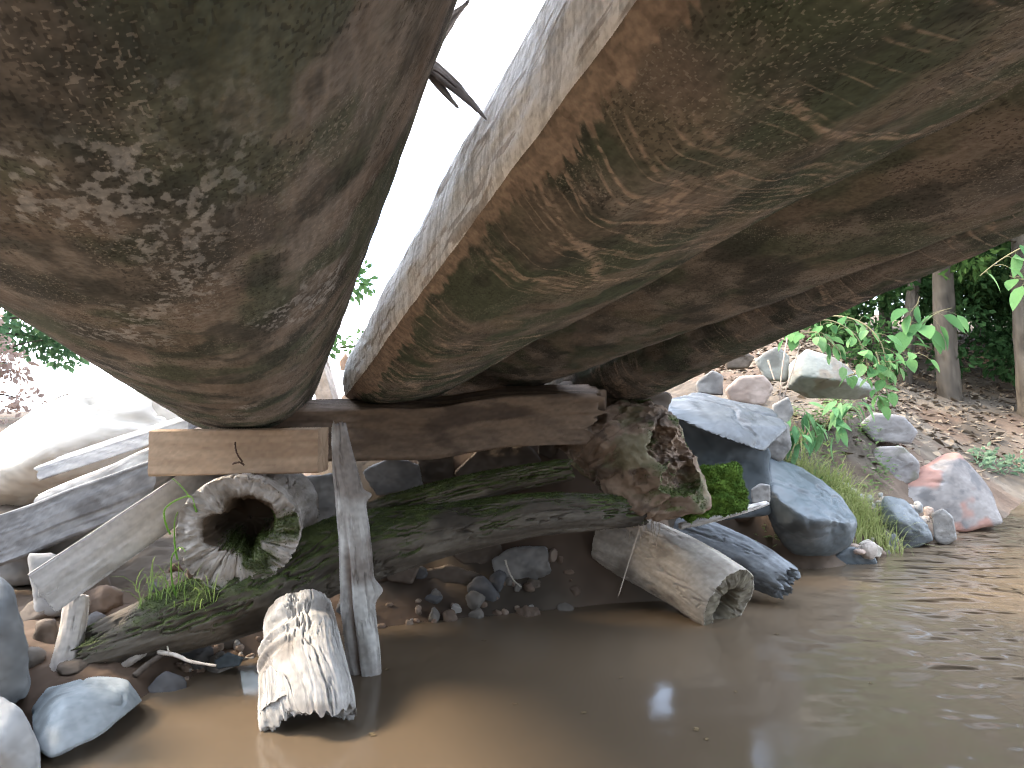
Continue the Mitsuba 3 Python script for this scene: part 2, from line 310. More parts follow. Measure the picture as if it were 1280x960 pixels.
    for fr, axl, z in e0[::-1]:
        r_, rr = ring(0, fr, axl); rings.append(r_); meta.append((np.zeros(nc), rr, np.full(nc, z)))
    w0 = 1 - sstep(0, max(0.12 * Lt, 0.02), t); w1 = sstep(Lt - max(0.12 * Lt, .02), Lt, t)
    for i in range(nl):
        r_, rr = ring(i, 1.0, jag0 * w0[i] + jag1 * w1[i]); rings.append(r_); meta.append((np.full(nc, t[i]), rr, np.zeros(nc)))
    for fr, axl, z in e1:
        r_, rr = ring(nl - 1, fr, axl); rings.append(r_); meta.append((np.full(nc, Lt), rr, np.full(nc, z)))
    V, Fc = rings_mesh(rings)
    ax = np.concatenate([m[0] for m in meta]); rr = np.concatenate([m[1] for m in meta]); zone = np.concatenate([m[2] for m in meta])
    thv = np.tile(th, len(rings))
    col = wood_color(V, ax, thv, rr, seed + 20, *cols)
    return V, Fc, col, dict(ax=ax / Lt, th=thv, zone=zone)
def moss_on(V, col, mask, seed):
    k = lerp((0.035, 0.05, 0.016), (0.09, 0.12, 0.035), sstep(.3, .7, fbm(V * 26, 3, seed)))
    return lerp(col, k, mask)
def normals(V, Fc):
    n = np.zeros_like(V); f = np.cross(V[Fc[:, 1]] - V[Fc[:, 0]], V[Fc[:, 2]] - V[Fc[:, 0]])
    for k in range(3): np.add.at(n, Fc[:, k], f)
    return n / np.maximum(np.linalg.norm(n, axis=1, keepdims=True), 1e-12)
def fuzz(V, Fc, weight, n, size, seed, c0=(0.035, 0.055, 0.015), c1=(0.11, 0.145, 0.045), lean=0.6):
    """n little moss shoots standing on the faces, drawn with the faces' weights"""
    r = np.random.default_rng(seed)
    a, b, c = V[Fc[:, 0]], V[Fc[:, 1]], V[Fc[:, 2]]
    nn = np.cross(b - a, c - a); ar = np.linalg.norm(nn, axis=1); w = ar * weight
    if w.sum() <= 0: return None
    f = r.choice(len(Fc), n, p=w / w.sum()); u = r.random((n, 2)); fl = u.sum(1) > 1; u[fl] = 1 - u[fl]
    p = a[f] + (b - a)[f] * u[:, :1] + (c - a)[f] * u[:, 1:]; N = nn[f] / np.maximum(ar[f], 1e-12)[:, None]
    d = N + lean * r.normal(size=(n, 3)); d /= np.linalg.norm(d, axis=1, keepdims=True)
    sd = np.cross(d, r.normal(size=(n, 3))); sd /= np.linalg.norm(sd, axis=1, keepdims=True)
    h = size * (0.5 + r.random((n, 1))); w_ = h * 0.22
    v = np.stack([p - sd * w_ - N * size * .1, p + sd * w_ - N * size * .1, p + d * h], 1).reshape(-1, 3)
    k = np.repeat(lerp(c0, c1, r.random(n)), 3, 0)
    return v, np.arange(3 * n).reshape(-1, 3), k
def outward(V, Fc):
    m = trimesh.Trimesh(V, Fc, process=False)
    return Fc if m.volume > 0 else Fc[:, ::-1]
def plank(c0, c1, wv, tv, seed, nl=90, nw=26, nt=8, rough=0.003, cols=((.3, .27, .24), (.45, .41, .37), (.17, .14, .12)), rag=(0.006, 0.006), warp=0.0):
    """a sawn or split board: from c0 to c1 (middle line), half-width vector wv, half-thickness vector tv"""
    c0, c1, wv, tv = (np.asarray(x, float) for x in (c0, c1, wv, tv))
    per = np.concatenate([np.stack([np.linspace(-1, 1, nw), -np.ones(nw)], 1)[:-1], np.stack([np.ones(nt), np.linspace(-1, 1, nt)], 1)[:-1],
                          np.stack([np.linspace(1, -1, nw), np.ones(nw)], 1)[:-1], np.stack([-np.ones(nt), np.linspace(1, -1, nt)], 1)[:-1]])
    wl, tl = np.linalg.norm(wv), np.linalg.norm(tv)
    e = 0.006   # eased edges
    cor = (np.abs(per) > 0.999).all(1)
    sc = np.ones_like(per); sc[cor] -= np.array([e / wl, e / tl]) * 0.5
    per2 = per * sc
    Lx = np.linalg.norm(c1 - c0); T = (c1 - c0) / Lx; wu, tu = wv / wl, tv / tl
    rings, axs = [], []
    out = np.stack([np.where(np.abs(per[:, 0]) > .999, np.sign(per[:, 0]), 0), np.where(np.abs(per[:, 1]) > .999, np.sign(per[:, 1]), 0)], 1)
    out = out / np.maximum(np.linalg.norm(out, axis=1, keepdims=True), 1e-9)
    def ringat(s, frac=1.0, shift=0.0):
        base = c0 + T * s + warp * (wu * 2 * (float(fbm(np.array([s * 1.6, 3.0, seed]), 3, seed)) - .5) + tu * 2 * (float(fbm(np.array([s * 1.6, 9.0, seed]), 3, seed + 1)) - .5))
        p2 = per2 * frac
        q = np.stack([np.full(len(per), s * 2.5), per[:, 0] * wl * 40, per[:, 1] * tl * 40], -1)
        q1 = np.stack([np.full(len(per), s * 2.0), per[:, 0] * wl * 6, per[:, 1] * tl * 6], -1)
        d = rough * 2 * (fbm(q, 3, seed) - .5) + rough * 2.5 * (fbm(q1, 2, seed + 1) - .5)
        j = (fbm(np.stack([per[:, 0] * wl * 30, per[:, 1] * tl * 30, np.full(len(per), 4.0)], -1), 3, seed + 2) - .5) * 2
        r = base + (p2[:, :1] * wl + out[:, :1] * d[:, None]) * wu + (p2[:, 1:] * tl + out[:, 1:] * d[:, None]) * tu
        end = (1 - sstep(0, .04, s)) * rag[0] + sstep(Lx - .04, Lx, s) * rag[1]
        return r + T * (j * end + shift)[:, None]
    zero = np.zeros(len(per))
    S = np.linspace(0, Lx, nl)
    rings = [ringat(0, f, zero) for f in (0.01, .5, .85)] + [ringat(s, 1, zero) for s in S] + [ringat(Lx, f, zero) for f in (.85, .5, .01)]
    ax = np.r_[[0] * 3, S, [Lx] * 3]
    V, Fc = rings_mesh(rings); Fc = outward(V, Fc)
    A = np.repeat(ax, len(per)); X = (V - c0) @ wu; Z = (V - c0) @ tu
    q = np.stack([A * 1.6, X * 30, Z * 30], -1)
    k = lerp(cols[0], cols[1], sstep(.35, .65, fbm(q, 4, seed + 5))); k = lerp(k, cols[2], .8 * sstep(.55, .7, fbm(np.stack([A * 3, X * 9, Z * 9], -1), 4, seed + 6)))
    return V, Fc, k * (0.78 + 0.44 * fbm(V * 70, 2, seed + 7))[:, None]

GREY = ((.36, .34, .32), (.55, .53, .50), (.20, .18, .16)); BROWN = ((.20, .15, .11), (.30, .23, .17), (.08, .06, .045)); DARK = ((.13, .105, .08), (.20, .165, .13), (.055, .045, .035))
px_m = lambda px, y: px * y / F

# --- the cap beam under the ends of the bridge logs
V, Fc, k = plank(P(300, 545, 3.22), P(745, 512, 3.42), np.array([0, -0.02, 0.115]), np.array([0.02, 0.15, 0.03]), 71, nl=260, nw=44, nt=26, rough=0.014, warp=.045,
                 cols=((.155, .115, .088), (.23, .17, .125), (.08, .06, .048)), rag=(.03, .09))
add('cap_beam', (V, Fc), 'm_wood', color=k, smooth=35, label='long brown hewn beam lying crosswise under the ends of the bridge logs', cat='beam') if False else add('cap_beam', (V, Fc), 'm_wood', color=k, label='long brown hewn beam lying crosswise under the ends of the bridge logs', cat='beam')
# --- sawn block under the left log
V, Fc, k = plank(P(200, 565, 2.86), P(404, 562, 2.94), np.array([0, 0, 1]) * px_m(27.5, 2.9), np.array([-0.005, 0.10, 0]), 72, nl=90, nw=26, nt=14, rough=0.0018,
                 cols=((.36, .25, .17), (.46, .335, .235), (.27, .18, .12)), rag=(.002, .002))
add('support_block', (V, Fc), 'm_wood', smooth=False, color=k, label='pale tan sawn block with bent nails, under the huge left log', cat='block')
def wire(pts, r, n=7, m=24, taper=1.0):
    pts = np.array(pts, float); s = np.r_[0, np.cumsum(np.linalg.norm(np.diff(pts, axis=0), axis=1))]; t = np.linspace(0, s[-1], m)
    C = np.stack([(PchipInterpolator(s, pts[:, k])(t) if len(s) > 2 else np.interp(t, s, pts[:, k])) for k in range(3)], 1)
    T = np.gradient(C, t, axis=0); T /= np.linalg.norm(T, axis=1, keepdims=True)
    ref = np.array([0.31, 0.17, 0.93]) if abs(T[:, 2]).mean() < .8 else np.array([.93, .3, .1])
    A = np.cross(T, ref); A /= np.linalg.norm(A, axis=1, keepdims=True); B = np.cross(T, A)
    th = np.linspace(0, 2 * np.pi, n, endpoint=False); R = r * (1 - (1 - taper) * t / s[-1])
    rings = [C[i] + R[i] * (np.cos(th)[:, None] * A[i] + np.sin(th)[:, None] * B[i]) for i in range(m)]
    rings = [C[:1] + 0 * rings[0]] + rings + [C[-1:] + 0 * rings[0]]
    V, Fc = rings_mesh(rings)
    return V, outward(V, Fc)
add('support_block__nail', wire([P(294, 553, 2.755), P(296, 566, 2.74), P(303, 577, 2.752)], 0.0035), 'm_nail')
add('support_block__nail', wire([P(291, 580, 2.745), P(299, 578, 2.74), P(305, 581, 2.75)], 0.004), 'm_nail')

# --- hollow log, its open end to the viewer
def hollow_wall(th):   # thick below, thin above, a bulge at the upper right
    g = lambda a, w: np.exp(-((np.mod(th - a + np.pi, 2 * np.pi) - np.pi) / w) ** 2)
    return .72 + .75 * g(-1.2, .9) + .35 * g(-2.6, .5) + .55 * g(.9, .25) + .3 * g(3.6, .3) - .15 * g(2.9, .3) - .12 * g(2.0, .5)
V, Fc, k, inf = log([P(345, 640, 3.30), P(318, 650, 3.0), P(298, 667, 2.70)], [.205, .215, .222], 81, nl=130, nc=400, lump=0.07, grain=0.006,
                    cols=((.33, .30, .27), (.46, .43, .405), (.17, .145, .12)), end1=dict(ragged=0.035, hollow=0.34, wall=0.42, wallfn=hollow_wall), freq=22)
Fc = outward(V, Fc)
mask = sstep(.42, .6, fbm(V * 9, 3, 84)) * np.where((inf['zone'] >= 1), 1, .0) * sstep(.35, -.35, np.sin(inf['th'] + 0.6)) * 0.9
k = moss_on(V, k, mask, 83)
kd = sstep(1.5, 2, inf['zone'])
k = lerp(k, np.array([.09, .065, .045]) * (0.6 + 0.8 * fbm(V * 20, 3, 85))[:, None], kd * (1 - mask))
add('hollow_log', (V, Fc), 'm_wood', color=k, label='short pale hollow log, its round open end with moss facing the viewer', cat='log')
wf = mask[Fc].mean(1)
fz = fuzz(V, Fc, wf, 9000, 0.007, 5)
add('hollow_log__moss', fz[:2], 'm_moss', smooth=False, color=fz[2], kind='stuff')

# --- long mossy log
V, Fc, k, inf = log([P(112, 812, 2.62), P(210, 778, 2.72), P(330, 735, 2.86), P(430, 690, 2.98), P(560, 662, 3.06), P(700, 642, 3.14), P(800, 638, 3.24)], [.085, .125, .155, .155, .118, .092, .072], 91, nl=420, nc=220,
                    lump=0.12, grain=0.006, cols=((.080, .068, .055), (.155, .138, .115), (.04, .034, .028)), end0=dict(ragged=.08), end1=dict(ragged=.05), freq=20)
Fc = outward(V, Fc); N = normals(V, Fc)
mask = sstep(.40, .56, fbm(V * np.array([4, 4, 4]), 4, 92) + .12 * (N[:, 2] - .6)) * sstep(.05, .5, N[:, 2])
k = moss_on(V, k, .85 * mask, 93)
add('mossy_log', (V, Fc), 'm_wood', color=k, label='long dark split log with green moss, lying crosswise under the beam just above the water', cat='log')
wl_ = mask[Fc].mean(1)
fz = fuzz(V, Fc, wl_, 30000, 0.006, 6); add('mossy_log__moss', fz[:2], 'm_moss', smooth=False, color=fz[2], kind='stuff')
V, Fc, k, inf = log([P(440, 650, 3.10), P(550, 619, 3.14), P(640, 599, 3.18), P(712, 588, 3.2)], [.06, .080, .076, .066], 96, nl=170, nc=130, lump=.15, grain=.012, flat=.75,
                    cols=((.10, .085, .065), (.18, .155, .12), (.05, .04, .03)), end0=dict(ragged=.05), end1=dict(ragged=.03), freq=26)
Fc = outward(V, Fc); N = normals(V, Fc)
mask = sstep(.38, .54, fbm(V * 4.5, 4, 97) + .1 * inf['ax']) * sstep(0, .45, N[:, 2])
k = moss_on(V, k, .85 * mask, 98)
add('mossy_log__split_slab', (V, Fc), 'm_wood', color=k, label='upper mossy slab split off the long log')
fz = fuzz(V, Fc, mask[Fc].mean(1), 14000, 0.006, 7); add('mossy_log__split_slab__moss', fz[:2], 'm_moss', smooth=False, color=fz[2], kind='stuff')

# --- weathered stump end hanging to the water
def cut(th):   # th: 0 to the side, pi/2 towards the viewer
    return -0.17 * np.exp(-((th - 1.15) / .48) ** 4) + 0.04 * np.exp(-((th - 2.3) / .5) ** 2)
V, Fc, k, inf = log([P(372, 762, 2.66), P(376, 810, 2.53), P(384, 872, 2.36), P(387, 905, 2.30)], [.125, .145, .152, .150], 101, nl=170, nc=240, up=(0, -1, 0.0), lump=.13, grain=.0045,
                    cols=((.37, .36, .345), (.50, .49, .48), (.20, .18, .165)), end1=dict(ragged=.055, hollow=.30, wall=.27, cut=cut), freq=44, flat=.85,
                    extra=lambda t, th, r: -.035 * np.exp(-((t - .20) / .06) ** 2) * np.clip(np.sin(th), 0, 1) + .012 * np.sin(t * 46) * sstep(.25, .3, t) * sstep(.62, .5, t) * np.exp(-((th - 1.0) / .8) ** 2))
Fc = outward(V, Fc)
add('hanging_log', (V, Fc), 'm_wood', color=k, label='bleached grey-white log stub with a ragged notched end touching the water', cat='log')

# --- upright driftwood post
pp = [(424, 533, 2.78), (430, 580, 2.78), (438, 630, 2.77), (444, 690, 2.76), (446, 745, 2.76), (452, 800, 2.76), (458, 850, 2.76)]
def knob(t, th, r):
    g = lambda tt, aa, w1, w2: np.exp(-((t - tt) / w1) ** 2 - ((np.mod(th - aa + np.pi, 2 * np.pi) - np.pi) / w2) ** 2)
    return .030 * g(.29, 3.3, .018, .5) + .034 * g(.655, 3.2, .035, .6) - .055 * g(.85, 1.2, .33, .17) - .02 * g(.45, 1.7, .02, .2)
V, Fc, k, inf = log([P(*q) for q in pp], [.030, .046, .058, .064, .068, .070, .062], 111, nl=260, nc=150, up=(0, -1, 0), lump=.14, grain=.004,
                    cols=((.36, .35, .34), (.50, .50, .49), (.19, .165, .15)), end0=dict(ragged=.03), end1=dict(ragged=.02), flat=.6, extra=knob, freq=36)
Fc = outward(V, Fc)
k = lerp(k, np.array([.20, .125, .09]) * (.7 + .6 * fbm(V * 40, 2, 115))[:, None], .85 * np.exp(-((inf['ax'] - .85) / .30) ** 4 - ((inf['th'] - 1.2) / .15) ** 2))
add('driftwood_post', (V, Fc), 'm_wood', color=k, label='upright grey driftwood post leaning on the beam, foot in the water', cat='post')

# --- rotten log lump at the right end of the beam
import manifold3d as m3
ICO6 = trimesh.creation.icosphere(subdivisions=6)
def rotten_lump(outline, back, holes, seed):
    """a worn lump with ragged cavities cut into it: holes = (px, py, distance, radii in metres)"""
    pts = np.array([P(*q) for q in outline + back]); h = trimesh.convex.convex_hull(pts); c = h.center_mass
    n = h.face_normals; dist = np.maximum(((h.triangles_center - c) * n).sum(1), 1e-3)
    keep = np.unique(np.round(np.c_[n, dist[:, None]], 3), axis=0, return_index=True)[1]; n, dist = n[keep], dist[keep]
    D0 = np.array(ICO6.vertices); w = np.clip(D0 @ n.T / dist, 0, None); m = w.max(1, keepdims=True); r = 1 / (m[:, 0] * ((w / m) ** 14).sum(1) ** (1 / 14)) * 1.05
    V = c + D0 * r[:, None]; Fc = np.array(ICO6.faces); N = normals(V, Fc)
    tilt = np.stack([V[:, 0] * .8 + V[:, 2] * .6, V[:, 1], V[:, 2] * .8 - V[:, 0] * .6], -1)
    rid = np.abs(fbm(tilt * [3.5, 12, 15], 3, seed + 2) - .5) * 2
    d = .10 * (fbm(V * 5.5, 4, seed) - .5) + .05 * (fbm(V * 15, 4, seed + 1) - .5) - .022 * (1 - sstep(0, .14, rid)) * sstep(.4, .6, fbm(V * 5, 3, seed + 3)) + .012 * (fbm(V * 50, 3, seed + 4) - .5)
    V = V + N * d[:, None]
    def solid(V, Fc): return m3.Manifold(m3.Mesh(vert_properties=V.astype(np.float32), tri_verts=outward(V, Fc).astype(np.uint32)))
    body = solid(V, Fc)
    for i, (px, py, dd, rad) in enumerate(holes):
        D = np.array(ICO[5].vertices); p = P(px, py, dd); q = p + D * np.asarray(rad)
        q = p + D * np.asarray(rad) * (1 + 1.1 * (fbm(q * 11, 4, seed + 20 + i) - .5) + .35 * (fbm(q * 40, 3, seed + 30 + i) - .5))[:, None]
        body = body - solid(q, np.array(ICO[5].faces))
    parts = max(body.decompose(), key=lambda x: x.num_tri()); mm = parts.to_mesh()
    return np.array(mm.vert_properties[:, :3], float), np.array(mm.tri_verts)
ICO = {5: trimesh.creation.icosphere(subdivisions=5)}
V, Fc = rotten_lump([(684, 540, 3.5), (708, 510, 3.5), (760, 498, 3.45), (815, 500, 3.4), (848, 520, 3.35), (862, 570, 3.25), (868, 610, 3.2), (895, 640, 3.2), (840, 652, 3.15), (795, 646, 3.15), (752, 612, 3.2), (710, 575, 3.3), (760, 555, 3.15), (800, 560, 3.08)],
                    [(700, 540, 3.9), (760, 505, 3.95), (840, 530, 3.9), (850, 630, 3.7), (760, 620, 3.8)],
                    [(835, 556, 3.22, (.13, .20, .10)), (858, 598, 3.15, (.11, .15, .08)), (764, 580, 3.12, (.03, .07, .035)), (800, 596, 3.12, (.05, .06, .045)), (700, 560, 3.4, (.04, .06, .07)), (870, 545, 3.3, (.10, .2, .09))], 121)
N = normals(V, Fc)
k = lerp((.15, .105, .075), (.245, .178, .13), sstep(.35, .65, fbm(V * 9, 4, 124))); k = lerp(k, (.075, .055, .042), .8 * sstep(.52, .64, fbm(V * 12, 4, 125)))
k = lerp(k, (.15, .155, .09), .55 * sstep(.54, .64, fbm(V * 7 + 4, 3, 126))) * (.65 + .7 * fbm(V * 60, 3, 127))[:, None]
mask = sstep(.50, .60, fbm(V * 6, 4, 122)) * sstep(P(790, 600, 3.3)[0], P(830, 600, 3.2)[0], V[:, 0]) * sstep(-.2, .3, N[:, 2])
k = moss_on(V, k, .8 * mask, 123)
add('rotten_log', (V, Fc), 'm_wood', smooth=True, color=k, label='crumbling brown rotten log with a ragged cavity at the right end of the beam', cat='log')
fz = fuzz(V, Fc, mask[Fc].mean(1), 6000, 0.007, 8); add('rotten_log__moss', fz[:2], 'm_moss', smooth=False, color=fz[2], kind='stuff')
rng = random.Random(4)
for i in range(9):
    x = rng.uniform(785, 822); y0 = rng.uniform(640, 652); d = 3.22 + rng.uniform(-.03, .05)
    add('rotten_log__root', wire([P(x, y0 - 12, d), P(x + rng.uniform(-8, 8), y0 + 12, d - .01), P(x + rng.uniform(-14, 14), y0 + rng.uniform(22, 46), d - .01)], .003, n=5, m=10, taper=.4), 'm_wood', color=np.tile([.36, .30, .24], (12 * 5, 1)))

# --- right hollow log and its neighbour
V, Fc, k, inf = log([P(760, 672, 3.95), P(830, 702, 3.72), P(912, 753, 3.42)], [.17, .182, .178], 131, nl=190, nc=200, lump=.08, grain=.0035, cols=((.36, .32, .275), (.46, .42, .37), (.22, .19, .16)),
                    end1=dict(ragged=.018, hollow=.28, wall=.55, wallfn=lambda th: 1 - .55 * np.exp(-((th - 4.9) / .8) ** 2), cut=lambda th: -.12 * np.exp(-((th - 4.9) / .42) ** 2)), freq=22)
Fc = outward(V, Fc)
k = lerp(k, lerp((.085, .072, .05), (.17, .15, .105), sstep(.35, .65, fbm(V * 30, 3, 132))), .9 * (inf['zone'] >= 1))
add('fallen_log', (V, Fc), 'm_wood', color=k, label='smooth cream-brown log sloping into the water, small dark hollow in its end', cat='log')
V, Fc, k, inf = log([P(850, 668, 4.15), P(920, 695, 3.92), P(984, 728, 3.72)], [.12, .135, .10], 135, nl=130, nc=140, lump=.14, grain=.004, cols=((.11, .12, .132), (.19, .205, .22), (.055, .056, .06)), end1=dict(ragged=.07), freq=24)
Fc = outward(V, Fc)
add('dark_log', (V, Fc), 'm_wood', color=k, label='dark blue-grey log stub just right of the cream log, end in the water', cat='log')
V, Fc, k, inf = log([P(850, 658, 3.5), P(900, 645, 3.6), P(958, 629, 3.75)], [.020, .026, .016], 138, nl=70, nc=50, lump=.2, grain=.003, cols=GREY, flat=.8)
add('stick', (V, outward(V, Fc)), 'm_wood', color=k, label='pale broken stick lying in front of the bright green moss block', cat='stick')

# --- planks and timbers on the left
def quad_plank(key, a, b, width_px, tv, seed, cols, label, cat, rag=(.01, .01), nl=110, rough=.003, rot=0, half=None):
    a, b = np.array(a), np.array(b); T = unit(b - a); tv = np.asarray(tv, float)
    tv = tv - T * (tv @ T); w = np.cross(T, unit(tv)); w = w * half
    V, Fc, k = plank(a, b, w, tv, seed, nl=nl, nw=30, nt=10, rough=rough, cols=cols, rag=rag)
    return add(key, (V, Fc), 'm_wood', smooth=False, color=k, label=label, cat=cat)
quad_plank('loose_plank', P(54, 742, 2.50), P(285, 582, 3.05), 0, [0.01, .018, .012], 141, ((.44, .42, .40), (.58, .56, .55), (.27, .25, .23)), 'broad grey plank sloping down to the left from under the support block', 'plank', rag=(.02, .005), half=px_m(29, 2.65))
V, Fc, k = plank(P(-40, 690, 3.0), P(215, 594, 3.3), [0, .02, .11], [.03, .12, .02], 142, nl=120, nw=20, nt=20, rough=.009, warp=.03, cols=((.15, .15, .155), (.22, .22, .225), (.085, .08, .08)), rag=(.03, .02))
add('squared_timber', (V, Fc), 'm_wood', smooth=False, color=k, label='squared grey timber with a sunlit top, behind the broad loose plank', cat='timber')
V, Fc, k = plank(P(70, 622, 3.6), P(225, 556, 3.7), [0, .01, .05], [.02, .14, .03], 143, nl=90, nw=12, nt=20, rough=.007, warp=.03, cols=GREY, rag=(.05, .02))
add('weathered_board', (V, Fc), 'm_wood', smooth=False, color=k, label='lower of two bleached boards lying against the white boulder', cat='board')
V, Fc, k = plank(P(75, 580, 3.9), P(255, 522, 4.0), [0, .01, .04], [.02, .14, .04], 144, nl=90, nw=12, nt=20, rough=.006, cols=((.24, .24, .25), (.36, .36, .36), (.14, .13, .13)), rag=(.06, .02))
add('weathered_board', (V, Fc), 'm_wood', smooth=False, color=k, label='upper of two bleached boards on the white boulder, its end under the huge log', cat='board')
V, Fc, k, inf = log([P(96, 745, 2.62), P(88, 800, 2.58), P(72, 868, 2.52)], [.040, .044, .052], 145, nl=90, nc=80, up=(0, -1, 0), lump=.15, grain=.005, cols=((.38, .35, .32), (.52, .49, .46), (.2, .17, .15)))
add('short_stake', (V, outward(V, Fc)), 'm_wood', color=k, label='short leaning stake under the lower end of the broad loose plank', cat='stake')
V, Fc, k = plank(P(396, 448, 4.0) , P(410, 500, 3.9), [.05, 0, 0], [0, .06, .01], 146, nl=40, nw=16, nt=8, rough=.003, cols=((.34, .28, .23), (.46, .39, .33), (.2, .16, .13)))
add('upright_board', (V, Fc), 'm_wood', smooth=False, color=k, label='small upright board seen at the foot of the bright gap between the logs', cat='board')

# splinters torn from the left log into the gap
for j, (pts_, w) in enumerate((([(533, 76, 1.10), (552, 40, 1.06), (585, 2, 1.03)], .010), ([(530, 78, 1.10), (560, 100, 1.07), (606, 148, 1.04)], .010), ([(532, 84, 1.10), (552, 110, 1.08), (572, 134, 1.06)], .006))):
    V, Fc, k, inf = log([P(*q) for q in pts_], [w * 1.2, w, w * .15], 150 + j, nl=60, nc=40, up=(0, -1, 0), lump=.3, grain=.003, flat=.5, cols=((.14, .12, .11), (.22, .2, .19), (.07, .06, .055)), freq=90)
    add('bridge_log__splinter', (V, outward(V, Fc)), 'm_wood', color=k)

# ------------------------------------------------------------------ rocks
ICO = {k: trimesh.creation.icosphere(subdivisions=k) for k in (2, 3, 4, 5)}
def round_hull(pts, sub, p):
    """the convex hull of some points with worn edges, evenly meshed"""
    h = trimesh.convex.convex_hull(pts); c = h.center_mass; n = h.face_normals; dist = ((h.triangles_center - c) * n).sum(1)
    e = h.extents; D0 = np.array(ICO[sub].vertices) * (e / e.max()) ** .6; D0 /= np.linalg.norm(D0, axis=1, keepdims=True)
    w = np.clip(D0 @ n.T / np.maximum(dist, 1e-4), 0, None); mx_ = w.max(1, keepdims=True)
    keep = np.unique(np.round(np.c_[n, dist[:, None]], 3), axis=0, return_index=True)[1]
    w = w[:, keep]; r_ = 1 / (mx_[:, 0] * ((w / mx_) ** p).sum(1) ** (1 / p))
    V = c + D0 * (r_ * 1.02)[:, None]; Fc = np.array(ICO[sub].faces)
    return V, normals(V, Fc), Fc, e.max()
def rock(key, outline, d, thick, seed, cols, label=None, cat='rock', ridge=(), mat='m_rock', n=26, rough=.02, soft=3, patch=None, group=None, shrink=.75):
    pts = [P(q[0], q[1], q[2] if len(q) > 2 else d) for q in outline]
    c = np.mean([q[:2] for q in outline], 0)
    pts += [P(c[0] + (q[0] - c[0]) * shrink, c[1] + (q[1] - c[1]) * shrink, (q[2] if len(q) > 2 else d) + thick) for q in outline]
    pts += [P(*q) for q in ridge]
    V, N, Fc, ext = round_hull(np.array(pts), 5 if n > 30 else 4, {1: 34, 2: 22, 3: 15}[soft])
    s = 1 / ext
    q = V * s
    chip = np.minimum(0, fbm(q * 2.6 + 7, 3, seed + 9) - .42)
    fis = np.abs(fbm(q * np.array([2.6, 3.4, 3.0]) + seed, 4, seed + 8) - .5) * 2
    V = V - N * (ext * (.010 + .25 * rough) * (1 - sstep(0, .07, fis)) * sstep(.4, .6, fbm(q * 2.0, 2, seed + 7)))[:, None]
    V = V + N * (ext * rough * ((fbm(q * 3.0, 4, seed) - .5) * 2.2 + (fbm(q * 11, 4, seed + 1) - .5) * 1.1 + 2.0 * chip))[:, None]
    k = lerp(cols[0], cols[1], sstep(.32, .68, fbm(V * 4 / max(ext, .3), 4, seed + 2))) * (.72 + .56 * fbm(V * 55, 3, seed + 3))[:, None]
    k = lerp(k, cols[2], .7 * sstep(.56, .68, fbm(V * 7, 4, seed + 4)))
    if patch is not None: k = patch(V, k)
    kk = add(key, (V, Fc), mat, color=k, label=label, cat=cat if label else None, group=group)
    return kk, V, Fc
BLUE = ((.075, .095, .11), (.135, .155, .172), (.042, .05, .056)); RGREY = ((.17, .165, .16), (.26, .25, .24), (.10, .095, .09)); PINK = ((.27, .205, .17), (.36, .29, .25), (.18, .14, .12)); EARTH = ((.10, .08, .064), (.15, .12, .098), (.055, .044, .035))
PALE = ((.42, .39, .34), (.55, .52, .47), (.28, .24, .2))
rock('boulder', [(958, 562, 4.75), (1000, 580, 4.8), (1052, 617, 4.75), (1078, 652, 4.6), (1070, 682), (1040, 699), (985, 692), (962, 662), (953, 610)], 4.5, .5, 201, BLUE, 'large smooth dark blue-grey boulder with a flat sloping top at the water', ridge=[(968, 618, 4.32), (1008, 648, 4.22), (1062, 652, 4.35)], mat='m_wet_rock', soft=2, rough=.020, n=40)
rock('slab_rock', [(822, 502, 4.3), (870, 491, 4.6), (965, 512, 4.6), (985, 535, 4.4), (955, 566, 4.15), (900, 548, 4.0), (838, 522, 3.9)], 4.3, .35, 202, ((.08, .086, .092), (.13, .137, .145), (.05, .052, .055)), 'flat grey slab jutting out right of the rotten log', mat='m_wet_rock', soft=1, rough=.016, n=40)
rock('broken_rock', [(955, 520), (985, 528), (990, 560), (975, 580), (955, 570)], 4.7, .4, 203, RGREY, 'rough grey rock behind the end of the flat slab', rough=.04)
rock('bank_boulder', [(985, 455), (1008, 436), (1042, 445), (1098, 490), (1075, 500), (1010, 498), (984, 485)], 5.6, .7, 204, ((.20, .21, .195), (.30, .31, .285), (.18, .14, .11)), 'large angular grey-green boulder under the trailing leaves', ridge=[(1000, 470, 5.35), (1050, 475, 5.4)], soft=1, rough=.012, n=36)
rock('bank_rock', [(904, 488), (925, 470), (955, 468), (968, 485), (955, 508), (910, 503)], 5.0, .5, 205, PINK, 'rounded pinkish rock above the grey slab')
rock('bank_rock', [(868, 478), (890, 462), (905, 470), (905, 495), (870, 492)], 5.1, .4, 206, RGREY, 'grey rock half under the outermost log, left of the pinkish rock')
rock('bank_rock', [(942, 450), (970, 432), (988, 445), (985, 478), (955, 475)], 5.7, .5, 207, ((.24, .24, .22), (.33, .33, .3), (.15, .14, .13)), 'dark grey rock left of the angular boulder')
rock('bank_rock', [(905, 448), (930, 438), (944, 446), (935, 460), (908, 462)], 6.0, .4, 208, EARTH, 'small brown rock just under the outermost log')
rock('bank_rock', [(965, 505), (985, 495), (992, 515), (985, 532), (965, 525)], 4.9, .3, 219, RGREY, 'small grey rock between slab and leafy weeds')
rock('bank_rock', [(1072, 532), (1090, 516), (1130, 520), (1150, 540), (1140, 556), (1090, 552)], 6.4, .6, 209, ((.20, .19, .19), (.29, .28, .28), (.13, .12, .11)), 'long flat dark rock on the bare bank')
